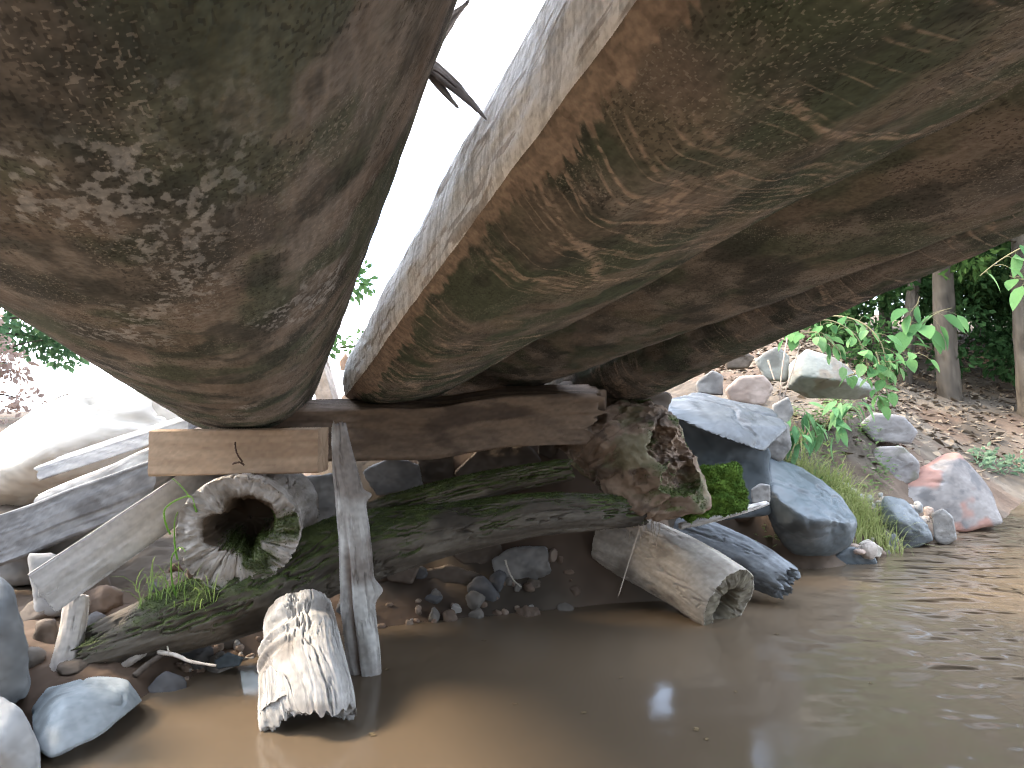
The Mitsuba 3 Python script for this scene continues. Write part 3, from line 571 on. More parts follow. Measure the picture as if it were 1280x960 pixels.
rock('bank_rock', [(1084, 580), (1095, 558), (1130, 556), (1152, 578), (1150, 606), (1110, 606), (1088, 598)], 6.2, .5, 210, ((.21, .20, .20), (.32, .30, .29), (.12, .12, .08)), 'rounded dark rock with reddish stain behind the red-patched boulder')
def redpatch(V, k):
    m = sstep(.50, .57, fbm(V * 3.2 + 3.3, 3, 77)); return lerp(k, np.array([.33, .165, .125]) * (.7 + .6 * fbm(V * 24, 2, 78))[:, None], .8 * m)
rock('boulder', [(1103, 612, 6.3), (1150, 588, 6.4), (1180, 566, 6.4), (1200, 564, 6.4), (1236, 606, 6.3), (1254, 655, 6.1), (1200, 668, 6.0), (1140, 650, 5.95), (1115, 630, 6.05)], 6.2, .9, 211, ((.17, .155, .15), (.27, .25, .24), (.10, .10, .105)), 'big pale boulder with red patches at the right waterline', ridge=[(1150, 610, 6.05), (1190, 580, 6.15)], patch=redpatch, soft=2, rough=.014, n=40)
rock('shore_rock', [(1098, 635), (1105, 618), (1130, 624), (1160, 655), (1168, 676), (1140, 686), (1105, 682)], 5.35, .35, 212, BLUE, 'angular blue-grey rock in front of the red-patched boulder', ridge=[(1125, 650, 5.2)], mat='m_wet_rock', soft=1)
rock('shore_rock', [(1163, 640), (1178, 634), (1192, 645), (1197, 674), (1182, 682), (1168, 676)], 5.45, .25, 213, RGREY, 'small upright blue-grey stone at the waterline, right of the angular rock', mat='m_wet_rock')
rock('shore_rock', [(1042, 695), (1060, 682), (1088, 688), (1098, 704), (1085, 716), (1050, 716)], 4.75, .3, 214, BLUE, 'small rounded blue rock standing in the water below the large boulder', mat='m_wet_rock', rough=.03)
rock('shore_rock', [(1072, 680), (1085, 673), (1104, 686), (1100, 698), (1085, 692)], 4.85, .2, 215, PALE, 'small pale stone behind the rounded blue rock', rough=.03)
rock('shore_rock', [(1106, 672), (1118, 666), (1124, 676), (1118, 688), (1108, 686)], 5.2, .15, 216, ((.14, .155, .17), (.2, .21, .22), (.1, .1, .1)), 'little dark round stone against the angular blue-grey rock', mat='m_wet_rock')
rock('moss_stone', [(880, 590), (915, 586), (926, 615), (918, 625), (884, 622)], 3.42, .25, 217, EARTH, 'square stone thick with bright green moss beside the rotten log', rough=.02)
_k, Vm, Fm = 'moss_stone', None, None
rock('corner_stone', [(938, 612), (950, 604), (963, 606), (963, 628), (940, 630)], 4.0, .2, 218, RGREY, 'small grey stone between the moss block and the large boulder')
# left rocks
rock('left_rock', [(38, 885, 2.25), (58, 858, 2.35), (122, 844, 2.4), (160, 850, 2.4), (182, 876, 2.36), (125, 920, 2.12), (62, 950, 2.0), (44, 930, 2.08)], 2.3, .3, 221, ((.20, .235, .26), (.29, .325, .35), (.12, .14, .15)), 'light blue-grey angular rock at the waterline, lower left', ridge=[(80, 882, 2.12), (150, 868, 2.28)], soft=1, rough=.014, n=34)
rock('left_rock', [(-60, 720), (0, 716), (22, 735), (36, 800), (40, 872), (10, 890), (-60, 880)], 2.15, .5, 222, ((.13, .14, .15), (.21, .22, .23), (.075, .077, .08)), 'tall dark grey rock at the left edge of the view', ridge=[(-10, 790, 2.02)], n=34)
rock('left_rock', [(-60, 880), (0, 866), (30, 885), (52, 930), (55, 990), (-60, 1010)], 1.95, .4, 223, ((.22, .23, .24), (.34, .35, .36), (.10, .10, .10)), 'speckled grey rock in the lower left corner', ridge=[(0, 930, 1.84)], n=34)
rock('left_rock', [(32, 690), (70, 690), (98, 720), (80, 770), (45, 770)], 2.85, .4, 224, ((.2, .2, .2), (.28, .28, .28), (.12, .11, .1)), 'dark rock behind the end of the broad plank')
rock('left_rock', [(-40, 660), (40, 640), (140, 625), (150, 680), (60, 730), (-40, 740)], 3.15, .5, 225, ((.15, .145, .14), (.22, .215, .21), (.085, .08, .075)), 'large shaded rock under the squared timber')
rock('left_rock', [(45, 775), (70, 770), (78, 840), (50, 850), (38, 815)], 2.7, .3, 226, EARTH, 'brown stone left of the short stake', rough=.04)
rock('white_boulder', [(-80, 590), (0, 540), (60, 502), (130, 477), (190, 500), (215, 540), (150, 600), (40, 640), (-80, 650)], 4.6, 1.5, 227, ((.50, .46, .40), (.60, .56, .50), (.38, .31, .24)), 'big sunlit whitish boulder behind the timbers on the left', ridge=[(100, 540, 4.35), (30, 575, 4.3)], n=40, soft=1, rough=.035)
rock('white_boulder', [(130, 500), (175, 480), (240, 510), (250, 560), (170, 560)], 4.9, 1.0, 228, ((.50, .46, .40), (.60, .56, .50), (.38, .31, .24)), 'smaller sunlit rock right of the big whitish boulder', n=30)
# rocks packed behind the beam
for j, (o, d, cc, lb) in enumerate((
    ([(452, 590), (490, 570), (525, 580), (530, 610), (470, 620)], 3.62, RGREY, 'angular grey rock under the beam just right of the driftwood post'),
    ([(565, 590), (600, 556), (660, 556), (680, 580), (660, 610), (580, 615)], 3.66, EARTH, 'broad brown rock under the middle of the beam'),
    ([(672, 545), (690, 540), (700, 560), (690, 575), (672, 568)], 3.7, EARTH, 'little brown stone under the right end of the beam'),
    ([(520, 570), (565, 560), (570, 600), (525, 605)], 3.7, EARTH, 'dark rock between the grey rock and the broad brown rock'),
    ([(612, 700), (640, 684), (685, 682), (690, 715), (655, 735), (620, 728)], 3.75, RGREY, 'smooth grey rock under the mossy log, in the shaded mud'),
    ([(520, 715), (560, 705), (610, 720), (605, 745), (540, 750)], 3.72, EARTH, 'dark rock in the shaded mud left of the smooth grey rock'),
    ([(560, 690), (585, 672), (625, 678), (632, 705), (590, 715)], 3.8, EARTH, 'brown rock in the recess left of the smooth grey rock'),
    ([(695, 705), (715, 692), (745, 700), (748, 725), (712, 732)], 3.85, EARTH, 'reddish brown rock on the mud mound beside the cream log'),
    ([(480, 700), (505, 690), (525, 706), (515, 730), (485, 726)], 3.6, EARTH, 'dark brown rock in the recess just right of the driftwood post'),
    ([(370, 600), (420, 590), (425, 650), (380, 660)], 3.6, RGREY, 'shaded rock between the hollow log and the driftwood post'),
    ([(832, 505), (900, 535), (962, 556), (968, 645), (880, 655), (835, 610)], 4.42, BLUE, 'dark rock in the hollow under the flat slab'),
    ([(690, 482), (760, 470), (845, 492), (835, 540), (760, 532), (700, 522)], 3.72, EARTH, 'crumbly brown rock wedged between the beam end and the outermost logs'))):
    rock('packed_rock', o, d, .35, 240 + j, cc, lb, rough=.04, soft=2)

# moss on the square stone and the mat round it
def moss_clump(key, pts, seed, label, n=7000, half=.03):
    h = trimesh.convex.convex_hull(np.array([P(*q) for q in pts])); v, f = trimesh.remesh.subdivide_to_size(h.vertices, h.faces, h.extents.max() / 22, max_iter=12)
    m = trimesh.Trimesh(v, f); m.merge_vertices(); trimesh.smoothing.filter_laplacian(m, iterations=3)
    V = np.array(m.vertices); V += np.array(m.vertex_normals) * (.085 * (fbm(V * 9, 3, seed) - .45) + .03 * (fbm(V * 30, 3, seed + 2) - .5))[:, None]; Fc = np.array(m.faces)
    k = lerp((.04, .08, .012), (.11, .18, .03), sstep(.3, .7, fbm(V * 30, 3, seed + 1)))
    add(key, (V, Fc), 'm_moss', color=k, label=label, cat='moss')
    fz = fuzz(V, Fc, np.ones(len(Fc)), n, .010, seed, (.045, .085, .014), (.12, .19, .04)); add(key + '__shoots', fz[:2], 'm_moss', smooth=False, color=fz[2], kind='stuff')
moss_clump('moss_cushion', [(845, 640, 3.36), (870, 622, 3.30), (920, 622, 3.3), (932, 632, 3.34), (905, 645, 3.28), (860, 650, 3.28), (880, 612, 3.55), (930, 622, 3.55)], 301, 'bright green moss cushion at the foot of the square mossy stone')
moss_clump('moss_pad', [(874, 588, 3.36), (918, 584, 3.36), (930, 620, 3.34), (880, 628, 3.33), (880, 590, 3.5), (918, 586, 3.5), (928, 614, 3.5)], 305, 'square pad of bright green moss on the stone by the rotten log')

# ------------------------------------------------------------------ pebbles, sticks
rng = random.Random(12)
def pebble_mesh(seed, s):
    m = trimesh.creation.icosphere(subdivisions=2, radius=1.0); V = np.array(m.vertices); r = np.random.default_rng(seed)
    V = np.sign(V) * np.abs(V) ** .8 * r.uniform(.45, 1.15, 3); V = V * (1 + .9 * (fbm(V * 1.1 + seed, 3, seed) - .5))[:, None] * s
    a = r.uniform(0, 6.28); V = V @ np.array([[math.cos(a), math.sin(a), 0], [-math.sin(a), math.cos(a), 0], [0, 0, 1]])
    return V, np.array(m.faces)
for j in range(46):
    x, y = rng.uniform(1055, 1105), rng.uniform(618, 690)
    if j > 34: x, y = rng.uniform(1130, 1170), rng.uniform(628, 660)
    d = 870 / (y - 520) * 0.92 if y > 640 else 5.4
    d = min(d, 5.5); p = P(x, y, d); p[2] = max(ground_z(p[0], p[1]) + .01, p[2] if abs(p[2]) < .5 else 0)
    V, Fc = pebble_mesh(400 + j, rng.uniform(.02, .055)); c = rng.choice([(.36, .33, .31), (.42, .37, .33), (.3, .3, .3), (.4, .31, .26)])
    add('pebble', (V + p, Fc), 'm_rock', color=np.tile(c, (len(V), 1)), label='small pale pebble in the heap between the large blue boulder and the red-patched boulder', cat='pebble', group='pebbles at the right waterline')
for j in range(60):
    x = rng.uniform(470, 760) if j < 34 else rng.uniform(190, 330)
    p = W(x, np.interp(x, [190, 300, 480, 620, 760], [865, 826, 785, 768, 748])); p[1] += rng.uniform(-.02, .22); p[2] = ground_z(p[0], p[1]) + .004
    V, Fc = pebble_mesh(500 + j, rng.uniform(.010, .03)); c = rng.choice([(.22, .16, .12), (.28, .22, .18), (.18, .13, .10), (.36, .34, .32)])
    lab = ('small stone in the shaded mud under the mossy log', 'stones in the shaded mud') if j < 34 else ('small stone among the sticks by the light blue-grey rock', 'stones among the sticks on the left')
    add('small_stone', (V + p, Fc), 'm_rock', color=np.tile(c, (len(V), 1)), label=lab[0], cat='stone', group=lab[1])
def rubble(n, area, lo, hi, label, group, seed):
    r = np.random.default_rng(seed)
    for j in range(n):
        x, y = r.uniform(*area[:2]), r.uniform(*area[2:]); s_ = r.uniform(lo, hi); D = np.array(ICO[3].vertices)
        pl = r.normal(size=(9, 3)); pl /= np.linalg.norm(pl, axis=1, keepdims=True); cut_ = r.uniform(.55, .95, 9)
        w = np.clip(D @ pl.T / cut_, 1e-3, None); rr = 1 / ((w ** 16).sum(1) + 1) ** (1 / 16)
        V = D * rr[:, None] * r.uniform(.65, 1.2, 3); V = V * (1 + .25 * (fbm(V * 3 + j, 3, seed) - .5))[:, None] * s_
        z = float(ground_z(x, y))
        if z < -.03: continue
        c = np.array(((.13, .105, .085), (.17, .155, .14), (.11, .11, .115), (.15, .11, .085))[r.integers(4)])
        add('rubble_stone', (V + [x, y, z + .15 * s_], ICO[3].faces), 'm_rock', color=c * (.7 + .6 * fbm(V * 30 + j, 3, 3))[:, None], label=label, cat='stone', group=group)
rubble(46, (-1.95, -1.05, 2.35, 3.5), .03, .085, 'dark stone in the rubble between the tall dark rock and the short stake', 'rubble on the left', 811)
rubble(44, (-.8, 1.2, 3.35, 3.75), .025, .08, 'brown stone half sunk in the shaded mud below the mossy log', 'rubble below the mossy log', 812)
rubble(26, (1.5, 2.9, 4.6, 5.5), .03, .08, 'stone on the slope behind the large blue-grey boulder', 'rubble behind the boulder', 813)
r_ = np.random.default_rng(33)
for j in range(14):
    p = W(r_.uniform(240, 1150), r_.uniform(790, 950)); a = r_.uniform(0, 6.28); L = r_.uniform(.006, .016)
    V = np.array([[math.cos(a + t) * L * (1 + .6 * math.cos(2 * t)), math.sin(a + t) * L * .8, .003 + .002 * math.sin(3 * t)] for t in np.linspace(0, 6.28, 9)[:-1]] + [[0, 0, .004]]) + p
    add('floating_leaf', (V, np.array([[k_, (k_ + 1) % 8, 8] for k_ in range(8)])), 'm_moss', smooth=False, color=np.tile([.16, .12, .07], (9, 1)), label='tiny dead leaf scrap floating on the brown water', cat='leaf', group='leaf scraps on the water')
def stick(key, pts, r, col, label, taper=.5):
    V, Fc = wire([P(*q) for q in pts], r, n=9, m=26, taper=taper); V = V + .3 * r * (fbm(V * 40, 2, 9)[:, None] - .5)
    add(key, (V, Fc), 'm_wood', color=np.array(col) * (.7 + .6 * fbm(V * 40, 2, 8))[:, None], label=label, cat='stick')
stick('twig', [(198, 815, 2.62), (215, 818, 2.60), (240, 827, 2.56), (270, 832, 2.55)], .009, (.55, .5, .44), 'pale forked twig lying in front of the left end of the mossy log')
scene_twig = wire([P(212, 818, 2.6), P(209, 808, 2.6)], .005, n=7, m=8, taper=.5); add('twig__fork', scene_twig, 'm_wood', color=np.tile([.5, .46, .4], (len(scene_twig[0]), 1)))
stick('stick', [(138, 842, 2.62), (165, 825, 2.6), (182, 815, 2.62)], .022, (.40, .37, .34), 'stubby grey stick left of the pale forked twig', .6)
stick('stick', [(168, 845, 2.55), (200, 820, 2.62), (240, 800, 2.7)], .012, (.12, .10, .085), 'thin dark stick under the left end of the mossy log', .6)
stick('stick', [(125, 828, 2.58), (180, 808, 2.62), (215, 796, 2.66)], .014, (.30, .25, .2), 'brown stick running along the underside of the mossy log', .6)
stick('twig', [(800, 655, 3.3), (790, 690, 3.2), (773, 745, 3.15)], .0035, (.40, .34, .28), 'thin root trailing from the rotten log towards the water', .5)
stick('twig', [(632, 700, 3.5), (640, 722, 3.46), (652, 734, 3.44)], .005, (.45, .41, .36), 'short pale twig against the smooth grey rock', .6)
rock('shore_rock', [(268, 826), (285, 815), (306, 822), (300, 832), (272, 836)], 2.72, .12, 260, BLUE, 'flat blue-grey stone at the water beside the pale forked twig', soft=1)
rock('shore_rock', [(424, 452), (432, 441), (437, 448), (434, 462), (426, 464)], 4.2, .15, 261, ((.42, .26, .17), (.5, .34, .24), (.3, .18, .12)), 'small orange-brown stone at the foot of the bright gap')

# ------------------------------------------------------------------ plants
def leaf_shape(w, l, droop=.25, fold=.15, n=5):
    """a pointed oval leaf along +x, 2 x n cells"""
    x = np.linspace(0, 1, n + 1); prof = np.sin(np.pi * x ** .75) ** .8; prof[0] = .02; prof[-1] = 0.0
    V = []
    for i, a in enumerate(x):
        z = -droop * a * a * l
        V += [(a * l, -prof[i] * w / 2, z + fold * prof[i] * w / 2), (a * l, 0, z), (a * l, prof[i] * w / 2, z + fold * prof[i] * w / 2)]
    f = []
    for i in range(n):
        o = 3 * i
        f += [(o, o + 3, o + 4), (o, o + 4, o + 1), (o + 1, o + 4, o + 5), (o + 1, o + 5, o + 2)]
    return np.array(V), np.array(f)
def frame(p, d, roll, s):
    d = unit(d); up = np.array([0, 0, 1.]); sd = np.cross(up, d); sd = unit(sd) if np.linalg.norm(sd) > .05 else np.array([0, 1., 0]); n = np.cross(d, sd)
    c, sn = math.cos(roll), math.sin(roll); a, b = sd * c + n * sn, -sd * sn + n * c
    M = np.eye(4); M[:3, 0], M[:3, 1], M[:3, 2], M[:3, 3] = d * s, a * s, b * s, p
    return M
def ply_leaf(shape, col):
    V, f = shape; return mikit.ply((V, f), 'm_leaf', smooth=True, color=np.tile(col, (len(V), 1)))
LEAFP = [ply_leaf(leaf_shape(.62, 1.0), c) for c in ((.15, .30, .12), (.19, .36, .14), (.24, .40, .18), (.09, .20, .08))]
LONGP = [ply_leaf(leaf_shape(.34, 1.0, .3), c) for c in ((.14, .30, .14), (.20, .36, .17))]
def put_leaf(root, p, d, roll, s, plys, r):
    n, k = 0, root + '__leaf'
    while k in scene: n += 1; k = f'{root}__leaf_{n:03d}'
    scene[k] = {**r.choice(plys), 'to_world': mi.ScalarTransform4f(frame(p, d, roll, s).tolist())}
def stem_mesh(pts, r, col, taper=.5, m=24):
    V, Fc = wire(pts, r, n=6, m=m, taper=taper); return V, Fc, np.tile(col, (len(V), 1))
def vine(key, stems, label, seed, size, count, plys, cat='plant', spread=.12, stemr=.006, scol=(.22, .2, .12)):
    r = random.Random(seed); parts = []
    tag(key, label, cat)
    for st in stems:
        pts = np.array([P(*q) for q in st]); parts.append(stem_mesh(pts, stemr, scol))
        for j in range(count):
            t = (j + r.random()) / count * (len(pts) - 1); i = min(int(t), len(pts) - 2); p = pts[i] + (pts[i + 1] - pts[i]) * (t - i)
            d = np.array([r.uniform(-1, 1), r.uniform(-1, .3), r.uniform(-.9, .35)])
            q = p + unit(d) * spread * r.uniform(.1, 1); parts.append(stem_mesh([p, (p + q) / 2 + [0, 0, .01], q], stemr * .4, scol, m=5))
            put_leaf(key, q, d + np.array([0, 0, -.4]), r.uniform(-.6, .6), size * r.uniform(.7, 1.25), plys, r)
    V, Fc, k = merge(parts); add(key + '__stem', (V, Fc), 'm_moss', color=k)
vine('trailing_vine', [[(985, 405, 5.4), (1030, 400, 5.2), (1070, 420, 5.1), (1085, 460, 5.05)], [(1040, 395, 5.4), (1080, 405, 5.2), (1105, 440, 5.1), (1110, 490, 5.1)], [(1060, 470, 5.3), (1110, 455, 5.2), (1150, 440, 5.15)], [(985, 420, 5.3), (1020, 415, 5.15), (1050, 440, 5.1)],
    [(1095, 440, 5.2), (1100, 475, 5.1), (1095, 500, 5.1)]], 'trailing vine with broad bright green leaves hanging over the angular grey boulder', 21, .105, 20, LEAFP)
vine('leafy_weed', [[(1030, 540, 5.0), (1040, 515, 5.0), (1052, 498, 4.95)], [(1020, 545, 4.95), (1010, 520, 4.95), (1000, 505, 4.95)], [(1045, 540, 5.0), (1060, 510, 5.0), (1070, 500, 5.0)], [(1000, 560, 4.9), (995, 535, 4.9), (990, 520, 4.85)]],
     'low weed with long narrow green leaves beside the slab and boulder', 22, .15, 14, LONGP, spread=.07, stemr=.004)
vine('hanging_branch', [[(1300, 300, 3.9), (1262, 318, 3.95), (1225, 345, 4.0)], [(1310, 340, 4.0), (1285, 350, 4.0), (1262, 345, 4.0)]], 'branch with a few bright leaves hanging at the right edge above the dark forest', 23, .13, 6, LEAFP, spread=.09)
vine('sapling', [[(1130, 440, 7.4), (1140, 400, 7.3), (1150, 370, 7.2)], [(1140, 420, 7.3), (1165, 395, 7.2), (1190, 385, 7.2)]], 'young plant with dark broad leaves in the forest shade', 24, .24, 9, [LEAFP[3], LEAFP[0]], spread=.25)
for j, pt in enumerate(([(985, 420, 5.2), (978, 460, 5.1), (975, 500, 5.1)], [(1000, 430, 5.15), (990, 465, 5.1), (978, 500, 5.1)], [(960, 450, 5.2), (968, 475, 5.15)])):
    stick('twig', pt, .006, (.42, .33, .27), ('dry pale vine stem hanging left of the angular boulder', 'second dry vine stem crossing the face of the angular boulder', 'short dry stem above the pinkish rock')[j], .7)

def grass(key, spots, n, h, seed, label, c0=(.12, .22, .05), c1=(.26, .36, .11), wid=.0035, arch=.5):
    r = np.random.default_rng(seed); V, Fc, K = [], [], []
    for i in range(n):
        p = spots(r); L = h * r.uniform(.5, 1.2); az = r.uniform(0, 2 * np.pi); out = np.array([math.cos(az), math.sin(az), 0]); sd = np.array([-math.sin(az), math.cos(az), 0]) * wid
        a = arch * r.uniform(.2, 1.3); o = len(V); c = np.array(c0) + (np.array(c1) - c0) * r.random()
        for j, t in enumerate((0, .35, .7)): 
            b = p + out * L * a * t * t + np.array([0, 0, L * (t - .35 * a * t * t)]); w = sd * (1 - .5 * t); V += [b - w, b + w]; K += [c, c]
        V.append(p + out * L * a + np.array([0, 0, L * (1 - .45 * a)])); K.append(c)
        Fc += [(o, o + 1, o + 3), (o, o + 3, o + 2), (o + 2, o + 3, o + 5), (o + 2, o + 5, o + 4), (o + 4, o + 5, o + 6)]
    return add(key, (np.array(V), np.array(Fc)), 'm_leaf', smooth=False, color=np.array(K), label=label, cat=None, kind='stuff')
def spot_px(x0, x1, y0, y1, d0, d1):
    def f(r):
        t = r.random(); return P(x0 + (x1 - x0) * r.random(), y0 + (y1 - y0) * t, d0 + (d1 - d0) * t)
    return f
grass('grass', spot_px(170, 270, 728, 765, 2.72, 2.62), 75, .12, 31, 'tuft of bright thin grass growing on the mossy log in front of the hollow log', (.2, .32, .08), (.34, .46, .16), wid=.0022, arch=1.0)
def on_ground(x0, x1, y0, y1):
    def f(r):
        x, y = r.uniform(x0, x1), r.uniform(y0, y1); return np.array([x, y, float(ground_z(x, y)) - .01])
    return f
def clumps(base, centres, rad):
    def f(r):
        c = centres[r.integers(len(centres))]; q = r.normal(0, rad, 2); return np.array([c[0] + q[0], c[1] + q[1], float(ground_z(c[0] + q[0], c[1] + q[1])) - .01])
    return f
cen = [(2.10 + .085 * i + .08 * math.sin(i * 7), 5.12 + .02 * i + .13 * math.sin(i * 3.1)) for i in range(9)]
grass('bank_grass', clumps(None, cen, .08), 1500, .30, 32, 'yellow-green grass on the bank behind the large blue-grey boulder', (.30, .36, .13), (.50, .52, .26), wid=.004, arch=.9)
blades = [[(213, 668, 2.66), (205, 640, 2.66), (238, 620, 2.62), (245, 640, 2.6)], [(222, 700, 2.66), (218, 655, 2.66), (222, 640, 2.65)], [(220, 745, 2.66), (214, 700, 2.66), (226, 684, 2.64), (232, 690, 2.62)], [(246, 640, 2.66), (230, 612, 2.68), (215, 598, 2.7)]]
for j, b in enumerate(blades):
    V, Fc = wire([P(*q) for q in b], .004, n=5, m=16, taper=.3)
    add('grass_blade', (V, Fc), 'm_leaf', color=np.tile([.2, .38, .08], (len(V), 1)), label='long bent green grass blade rising beside the hollow log', cat='grass blade', group='long grass blades by the hollow log')

r = np.random.default_rng(77); cs = []
for i in range(60):
    x = r.uniform(1.75, 3.4); y = np.interp(x, SHORE[:, 0], SHORE[:, 1]) + r.uniform(.35, 1.5); cs.append((x, y, float(ground_z(x, y)) + .05, r.uniform(.05, .12)))
V_, F_, K_ = [], [], []
rr_ = np.random.default_rng(78); cs = np.array(cs); n_ = 1500; k_ = rr_.integers(0, len(cs), n_)
p_ = cs[k_, :3] + rr_.normal(0, 1, (n_, 3)) * cs[k_, 3:] * [.7, .7, .5]; d_ = rr_.normal(size=(n_, 3)); d_[:, 2] = np.abs(d_[:, 2]) * .4; d_ /= np.linalg.norm(d_, axis=1, keepdims=True)
e_ = np.cross(d_, [0, 0, 1.]); e_ /= np.linalg.norm(e_, axis=1, keepdims=True); L_ = rr_.uniform(.03, .075, (n_, 1))
V_ = np.stack([p_, p_ + d_ * L_ * .5 + e_ * L_ * .24, p_ + d_ * L_ - [0, 0, .01], p_ + d_ * L_ * .5 - e_ * L_ * .24], 1).reshape(-1, 3); i4 = np.arange(n_)[:, None] * 4
add('ground_weeds', (V_, np.vstack([i4 + [0, 1, 2], i4 + [0, 2, 3]])), 'm_leaf', smooth=False, color=np.repeat(lerp((.12, .22, .08), (.24, .34, .14), rr_.random(n_)), 4, 0), label='small mixed green weeds among the rocks of the right slope', kind='stuff')

# leaf litter on the right bank
r = np.random.default_rng(41); n = 8000
x = r.uniform(2.6, 15, n); y = np.interp(x, SHORE[:, 0], SHORE[:, 1]) + .5 + 7 * r.random(n) ** .8
z = ground_z(x, y) + .006; L = r.uniform(.08, .20, n); az = r.uniform(0, 2 * np.pi, n)
c, s = np.cos(az), np.sin(az); d = np.stack([c, s, r.normal(0, .25, n)], 1); e = np.stack([-s, c, r.normal(0, .5, n)], 1) * (L * .17)[:, None]
p = np.stack([x, y, z], 1); a0 = p - d * L[:, None] / 2; a1 = p + d * L[:, None] / 2; up = np.array([0, 0, 1.]) * (L * r.uniform(.03, .18, n))[:, None]
V = np.stack([a0, p + e + up, a1, p - e + up * .6], 1).reshape(-1, 3); i4 = np.arange(n)[:, None] * 4
Fc = np.vstack([i4 + [0, 1, 3], i4 + [1, 2, 3]])
add('leaf_litter', (V, Fc), 'm_moss', smooth=False, color=np.repeat(lerp((.12, .095, .072), (.25, .21, .165), r.random(n)), 4, 0), label='dry brown fallen leaves on the right bank', kind='stuff')

def crown_mesh(centres, n, size, seed, c0, c1):
    """leaf cloud: n leaves round clump centres (x,y,z,radius)"""
    r = np.random.default_rng(seed); centres = np.array(centres); w = centres[:, 3] ** 2; k = r.choice(len(centres), n, p=w / w.sum())
    v = r.normal(size=(n, 3)); v /= np.linalg.norm(v, axis=1, keepdims=True); p = centres[k, :3] + v * (centres[k, 3] * r.random(n) ** .4)[:, None] * [1, 1, .75]
    d = v + r.normal(0, .7, (n, 3)); d[:, 2] -= .35; d /= np.linalg.norm(d, axis=1, keepdims=True)
    e = np.cross(d, r.normal(size=(n, 3))); e /= np.linalg.norm(e, axis=1, keepdims=True); L = size * r.uniform(.6, 1.3, n)[:, None]
    nn = np.cross(d, e) * L * .1
    V = np.stack([p, p + d * L * .5 + e * L * .28 + nn, p + d * L, p + d * L * .5 - e * L * .28 + nn], 1).reshape(-1, 3)
    i4 = np.arange(n)[:, None] * 4
    return V, np.vstack([i4 + [0, 1, 2], i4 + [0, 2, 3]]), np.repeat(lerp(c0, c1, r.random(n)), 4, 0)
def tree(key, base, h, crown_r, seed, label, n=5000, leaf=.16, trunk_r=.12, c0=(.05, .10, .03), c1=(.11, .20, .06), low=.35, lean=(0, 0), bark=(.085, .072, .058), cat='tree', clump=22, group_=None):
    r = random.Random(seed); base = np.array(base, float); top = base + [lean[0], lean[1], h]
    pts = [base - [0, 0, .2], base + (top - base) * .35 + [r.uniform(-.1, .1), r.uniform(-.1, .1), 0], base + (top - base) * .7 + [r.uniform(-.15, .15), 0, 0], top]
    tv, tf, tk, _ = log(pts, [trunk_r * 1.25, trunk_r, trunk_r * .6, trunk_r * .15], seed, nl=70, nc=28, up=(0, 1, .1), lump=.12, grain=.01, cols=(bark, tuple(1.4 * b for b in bark), tuple(.6 * b for b in bark)))
    parts = [(tv, tf, tk)]; cs = []
    for i in range(clump):
        t = low + (1 - low) * (i + r.random()) / clump; p = base + (top - base) * t; a = r.uniform(0, 6.283); rr = crown_r * (1.15 - .7 * (t - low) / (1 - low)) * r.uniform(.35, 1)
        q = p + np.array([math.cos(a) * rr, math.sin(a) * rr, r.uniform(-.1, .35) * crown_r]); cs.append((*q, crown_r * r.uniform(.18, .36)))
        V, Fc = wire([p, (p + q) / 2 + [0, 0, .08 * crown_r], q], trunk_r * .22, n=5, m=8, taper=.25); parts.append((V, Fc, np.tile(bark, (len(V), 1))))
    tag(key, label, cat, group_)
    V, Fc, k = merge(parts); add(key + '__trunk', (V, Fc), 'm_wood', color=k)
    V, Fc, k = crown_mesh(cs, n, leaf, seed, c0, c1); add(key + '__crown', (V, Fc), 'm_leaf', smooth=False, color=k)
def gpt(px, y): 
    x = P(px, 500, y)[0]; return (x, y, float(ground_z(x, y, False)))
tree('forest_tree', gpt(1188, 12.0), 7.5, 2.6, 601, 'tree with a straight grey-brown trunk standing on the right bank', trunk_r=.15, n=6000, low=.38)
tree('forest_tree_001', gpt(1130, 12.5), 6.5, 2.2, 602, 'thin leaning tree just left of the straight trunk on the right bank', trunk_r=.10, lean=(.9, 0), n=5000, low=.38)
tree('forest_tree_002', gpt(1290, 11.5), 8.0, 2.8, 603, 'tree at the right edge of the view above the leaf litter', trunk_r=.16, n=6000, low=.34)
for j, (px, y, h, cr, lb) in enumerate(((1040, 15, 8, 3.2, 'dark tree behind the trailing vine'), (1110, 17, 9, 3.5, 'dark tree deep in the shade behind the thin leaning tree'), (1230, 16, 9, 3.4, 'dark tree deep in the shade behind the straight trunk'), (1360, 15, 9, 3.5, 'tree outside the right edge of the view'), (1500, 12, 8, 3.4, 'tree further along the right bank'), (960, 18, 9, 3.4, 'tree hidden behind the bridge logs'))):
    tree(f'background_tree_{j:03d}' if j else 'background_tree', gpt(px, y), h, cr, 610 + j, lb, n=6000, leaf=.22, low=.12, c0=(.035, .07, .025), c1=(.08, .14, .05), clump=30)
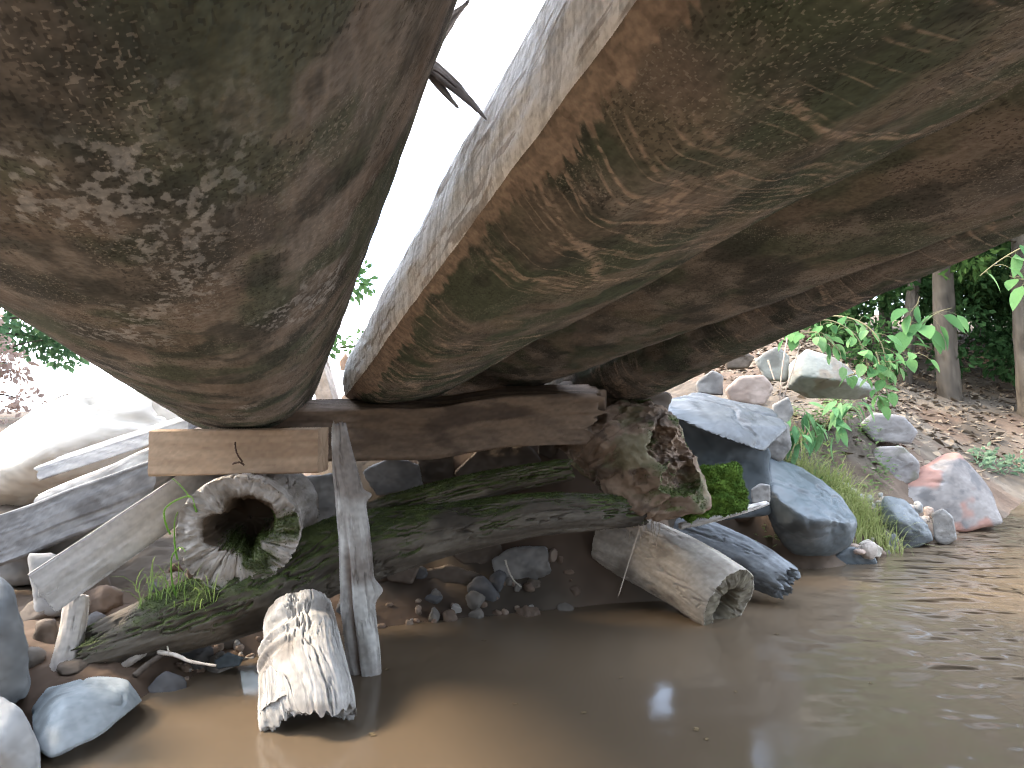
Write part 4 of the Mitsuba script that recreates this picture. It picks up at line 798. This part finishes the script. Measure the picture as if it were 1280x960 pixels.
# undergrowth along the edge of the forest
r = np.random.default_rng(71); cs = []
for i in range(110):
    x = r.uniform(5.5, 17); y = np.interp(x, [5, 17], [11.5, 13.5]) + r.uniform(0, 3); cs.append((x, y, float(ground_z(x, y, False)) + r.uniform(.1, 2.6), r.uniform(.35, .8)))
V, Fc, k = crown_mesh(cs, 26000, .15, 72, (.03, .07, .025), (.08, .16, .06)); add('undergrowth', (V, Fc), 'm_leaf', smooth=False, color=k, label='dark green undergrowth at the foot of the forest', kind='stuff')
r = np.random.default_rng(75); cs = []
for i in range(14):
    px, py, y = r.uniform(1225, 1330), r.uniform(520, 570), r.uniform(8.5, 9.5); x = P(px, py, y)[0]; cs.append((x, y, float(ground_z(x, y)) + .06, .14))
V, Fc, k = crown_mesh(cs, 500, .10, 76, (.14, .24, .15), (.24, .34, .24)); add('low_herbs', (V, Fc), 'm_leaf', smooth=False, color=k, label='pale green low herbs on the bare bank at the right edge', kind='stuff')
# left: bushes and trees beyond the boulder, and through the gap
tree('left_tree', (-9.5, 12.5, 1.0), 4.2, 1.9, 621, 'sunlit blue-green bushy tree beyond the white boulder on the left', n=9000, leaf=.16, low=.15, c0=(.07, .14, .07), c1=(.14, .24, .12), clump=40)
tree('left_tree_001', (-8.0, 10.0, 1.0), 1.6, .9, 622, 'low bush of pinkish dry twigs and leaves at the left edge', n=900, leaf=.11, low=.1, c0=(.28, .20, .17), c1=(.40, .31, .27), cat='bush')
tree('gap_tree', (-4.9, 15.0, 1.0), 6.4, 1.7, 623, 'sparse bright tree seen through the gap between the logs', n=2600, leaf=.17, low=.15, c0=(.07, .14, .05), c1=(.14, .24, .09))

# the forest of the near bank, behind the viewer, that keeps the sky from shining in under the bridge
for j, (x, y, h, cr) in enumerate(((-13, -7.5, 9, 3.6), (-7.5, -9, 10, 3.8), (-1.5, -9.5, 10, 4.0), (4.5, -9, 10, 3.8), (10, -8, 9, 3.6), (15, -4, 9, 3.6), (17, 2, 9, 3.6), (-4.5, -12, 12, 4), (1.5, -12.5, 12, 4))):
    tree(f'near_bank_tree_{j:03d}' if j else 'near_bank_tree', (x, y, 1.2), h, cr, 640 + j, 'forest tree of the near bank, outside the view behind the camera', n=5000, leaf=.34, low=.04, c0=(.035, .07, .025), c1=(.08, .14, .05), clump=34, group_='trees of the near bank')
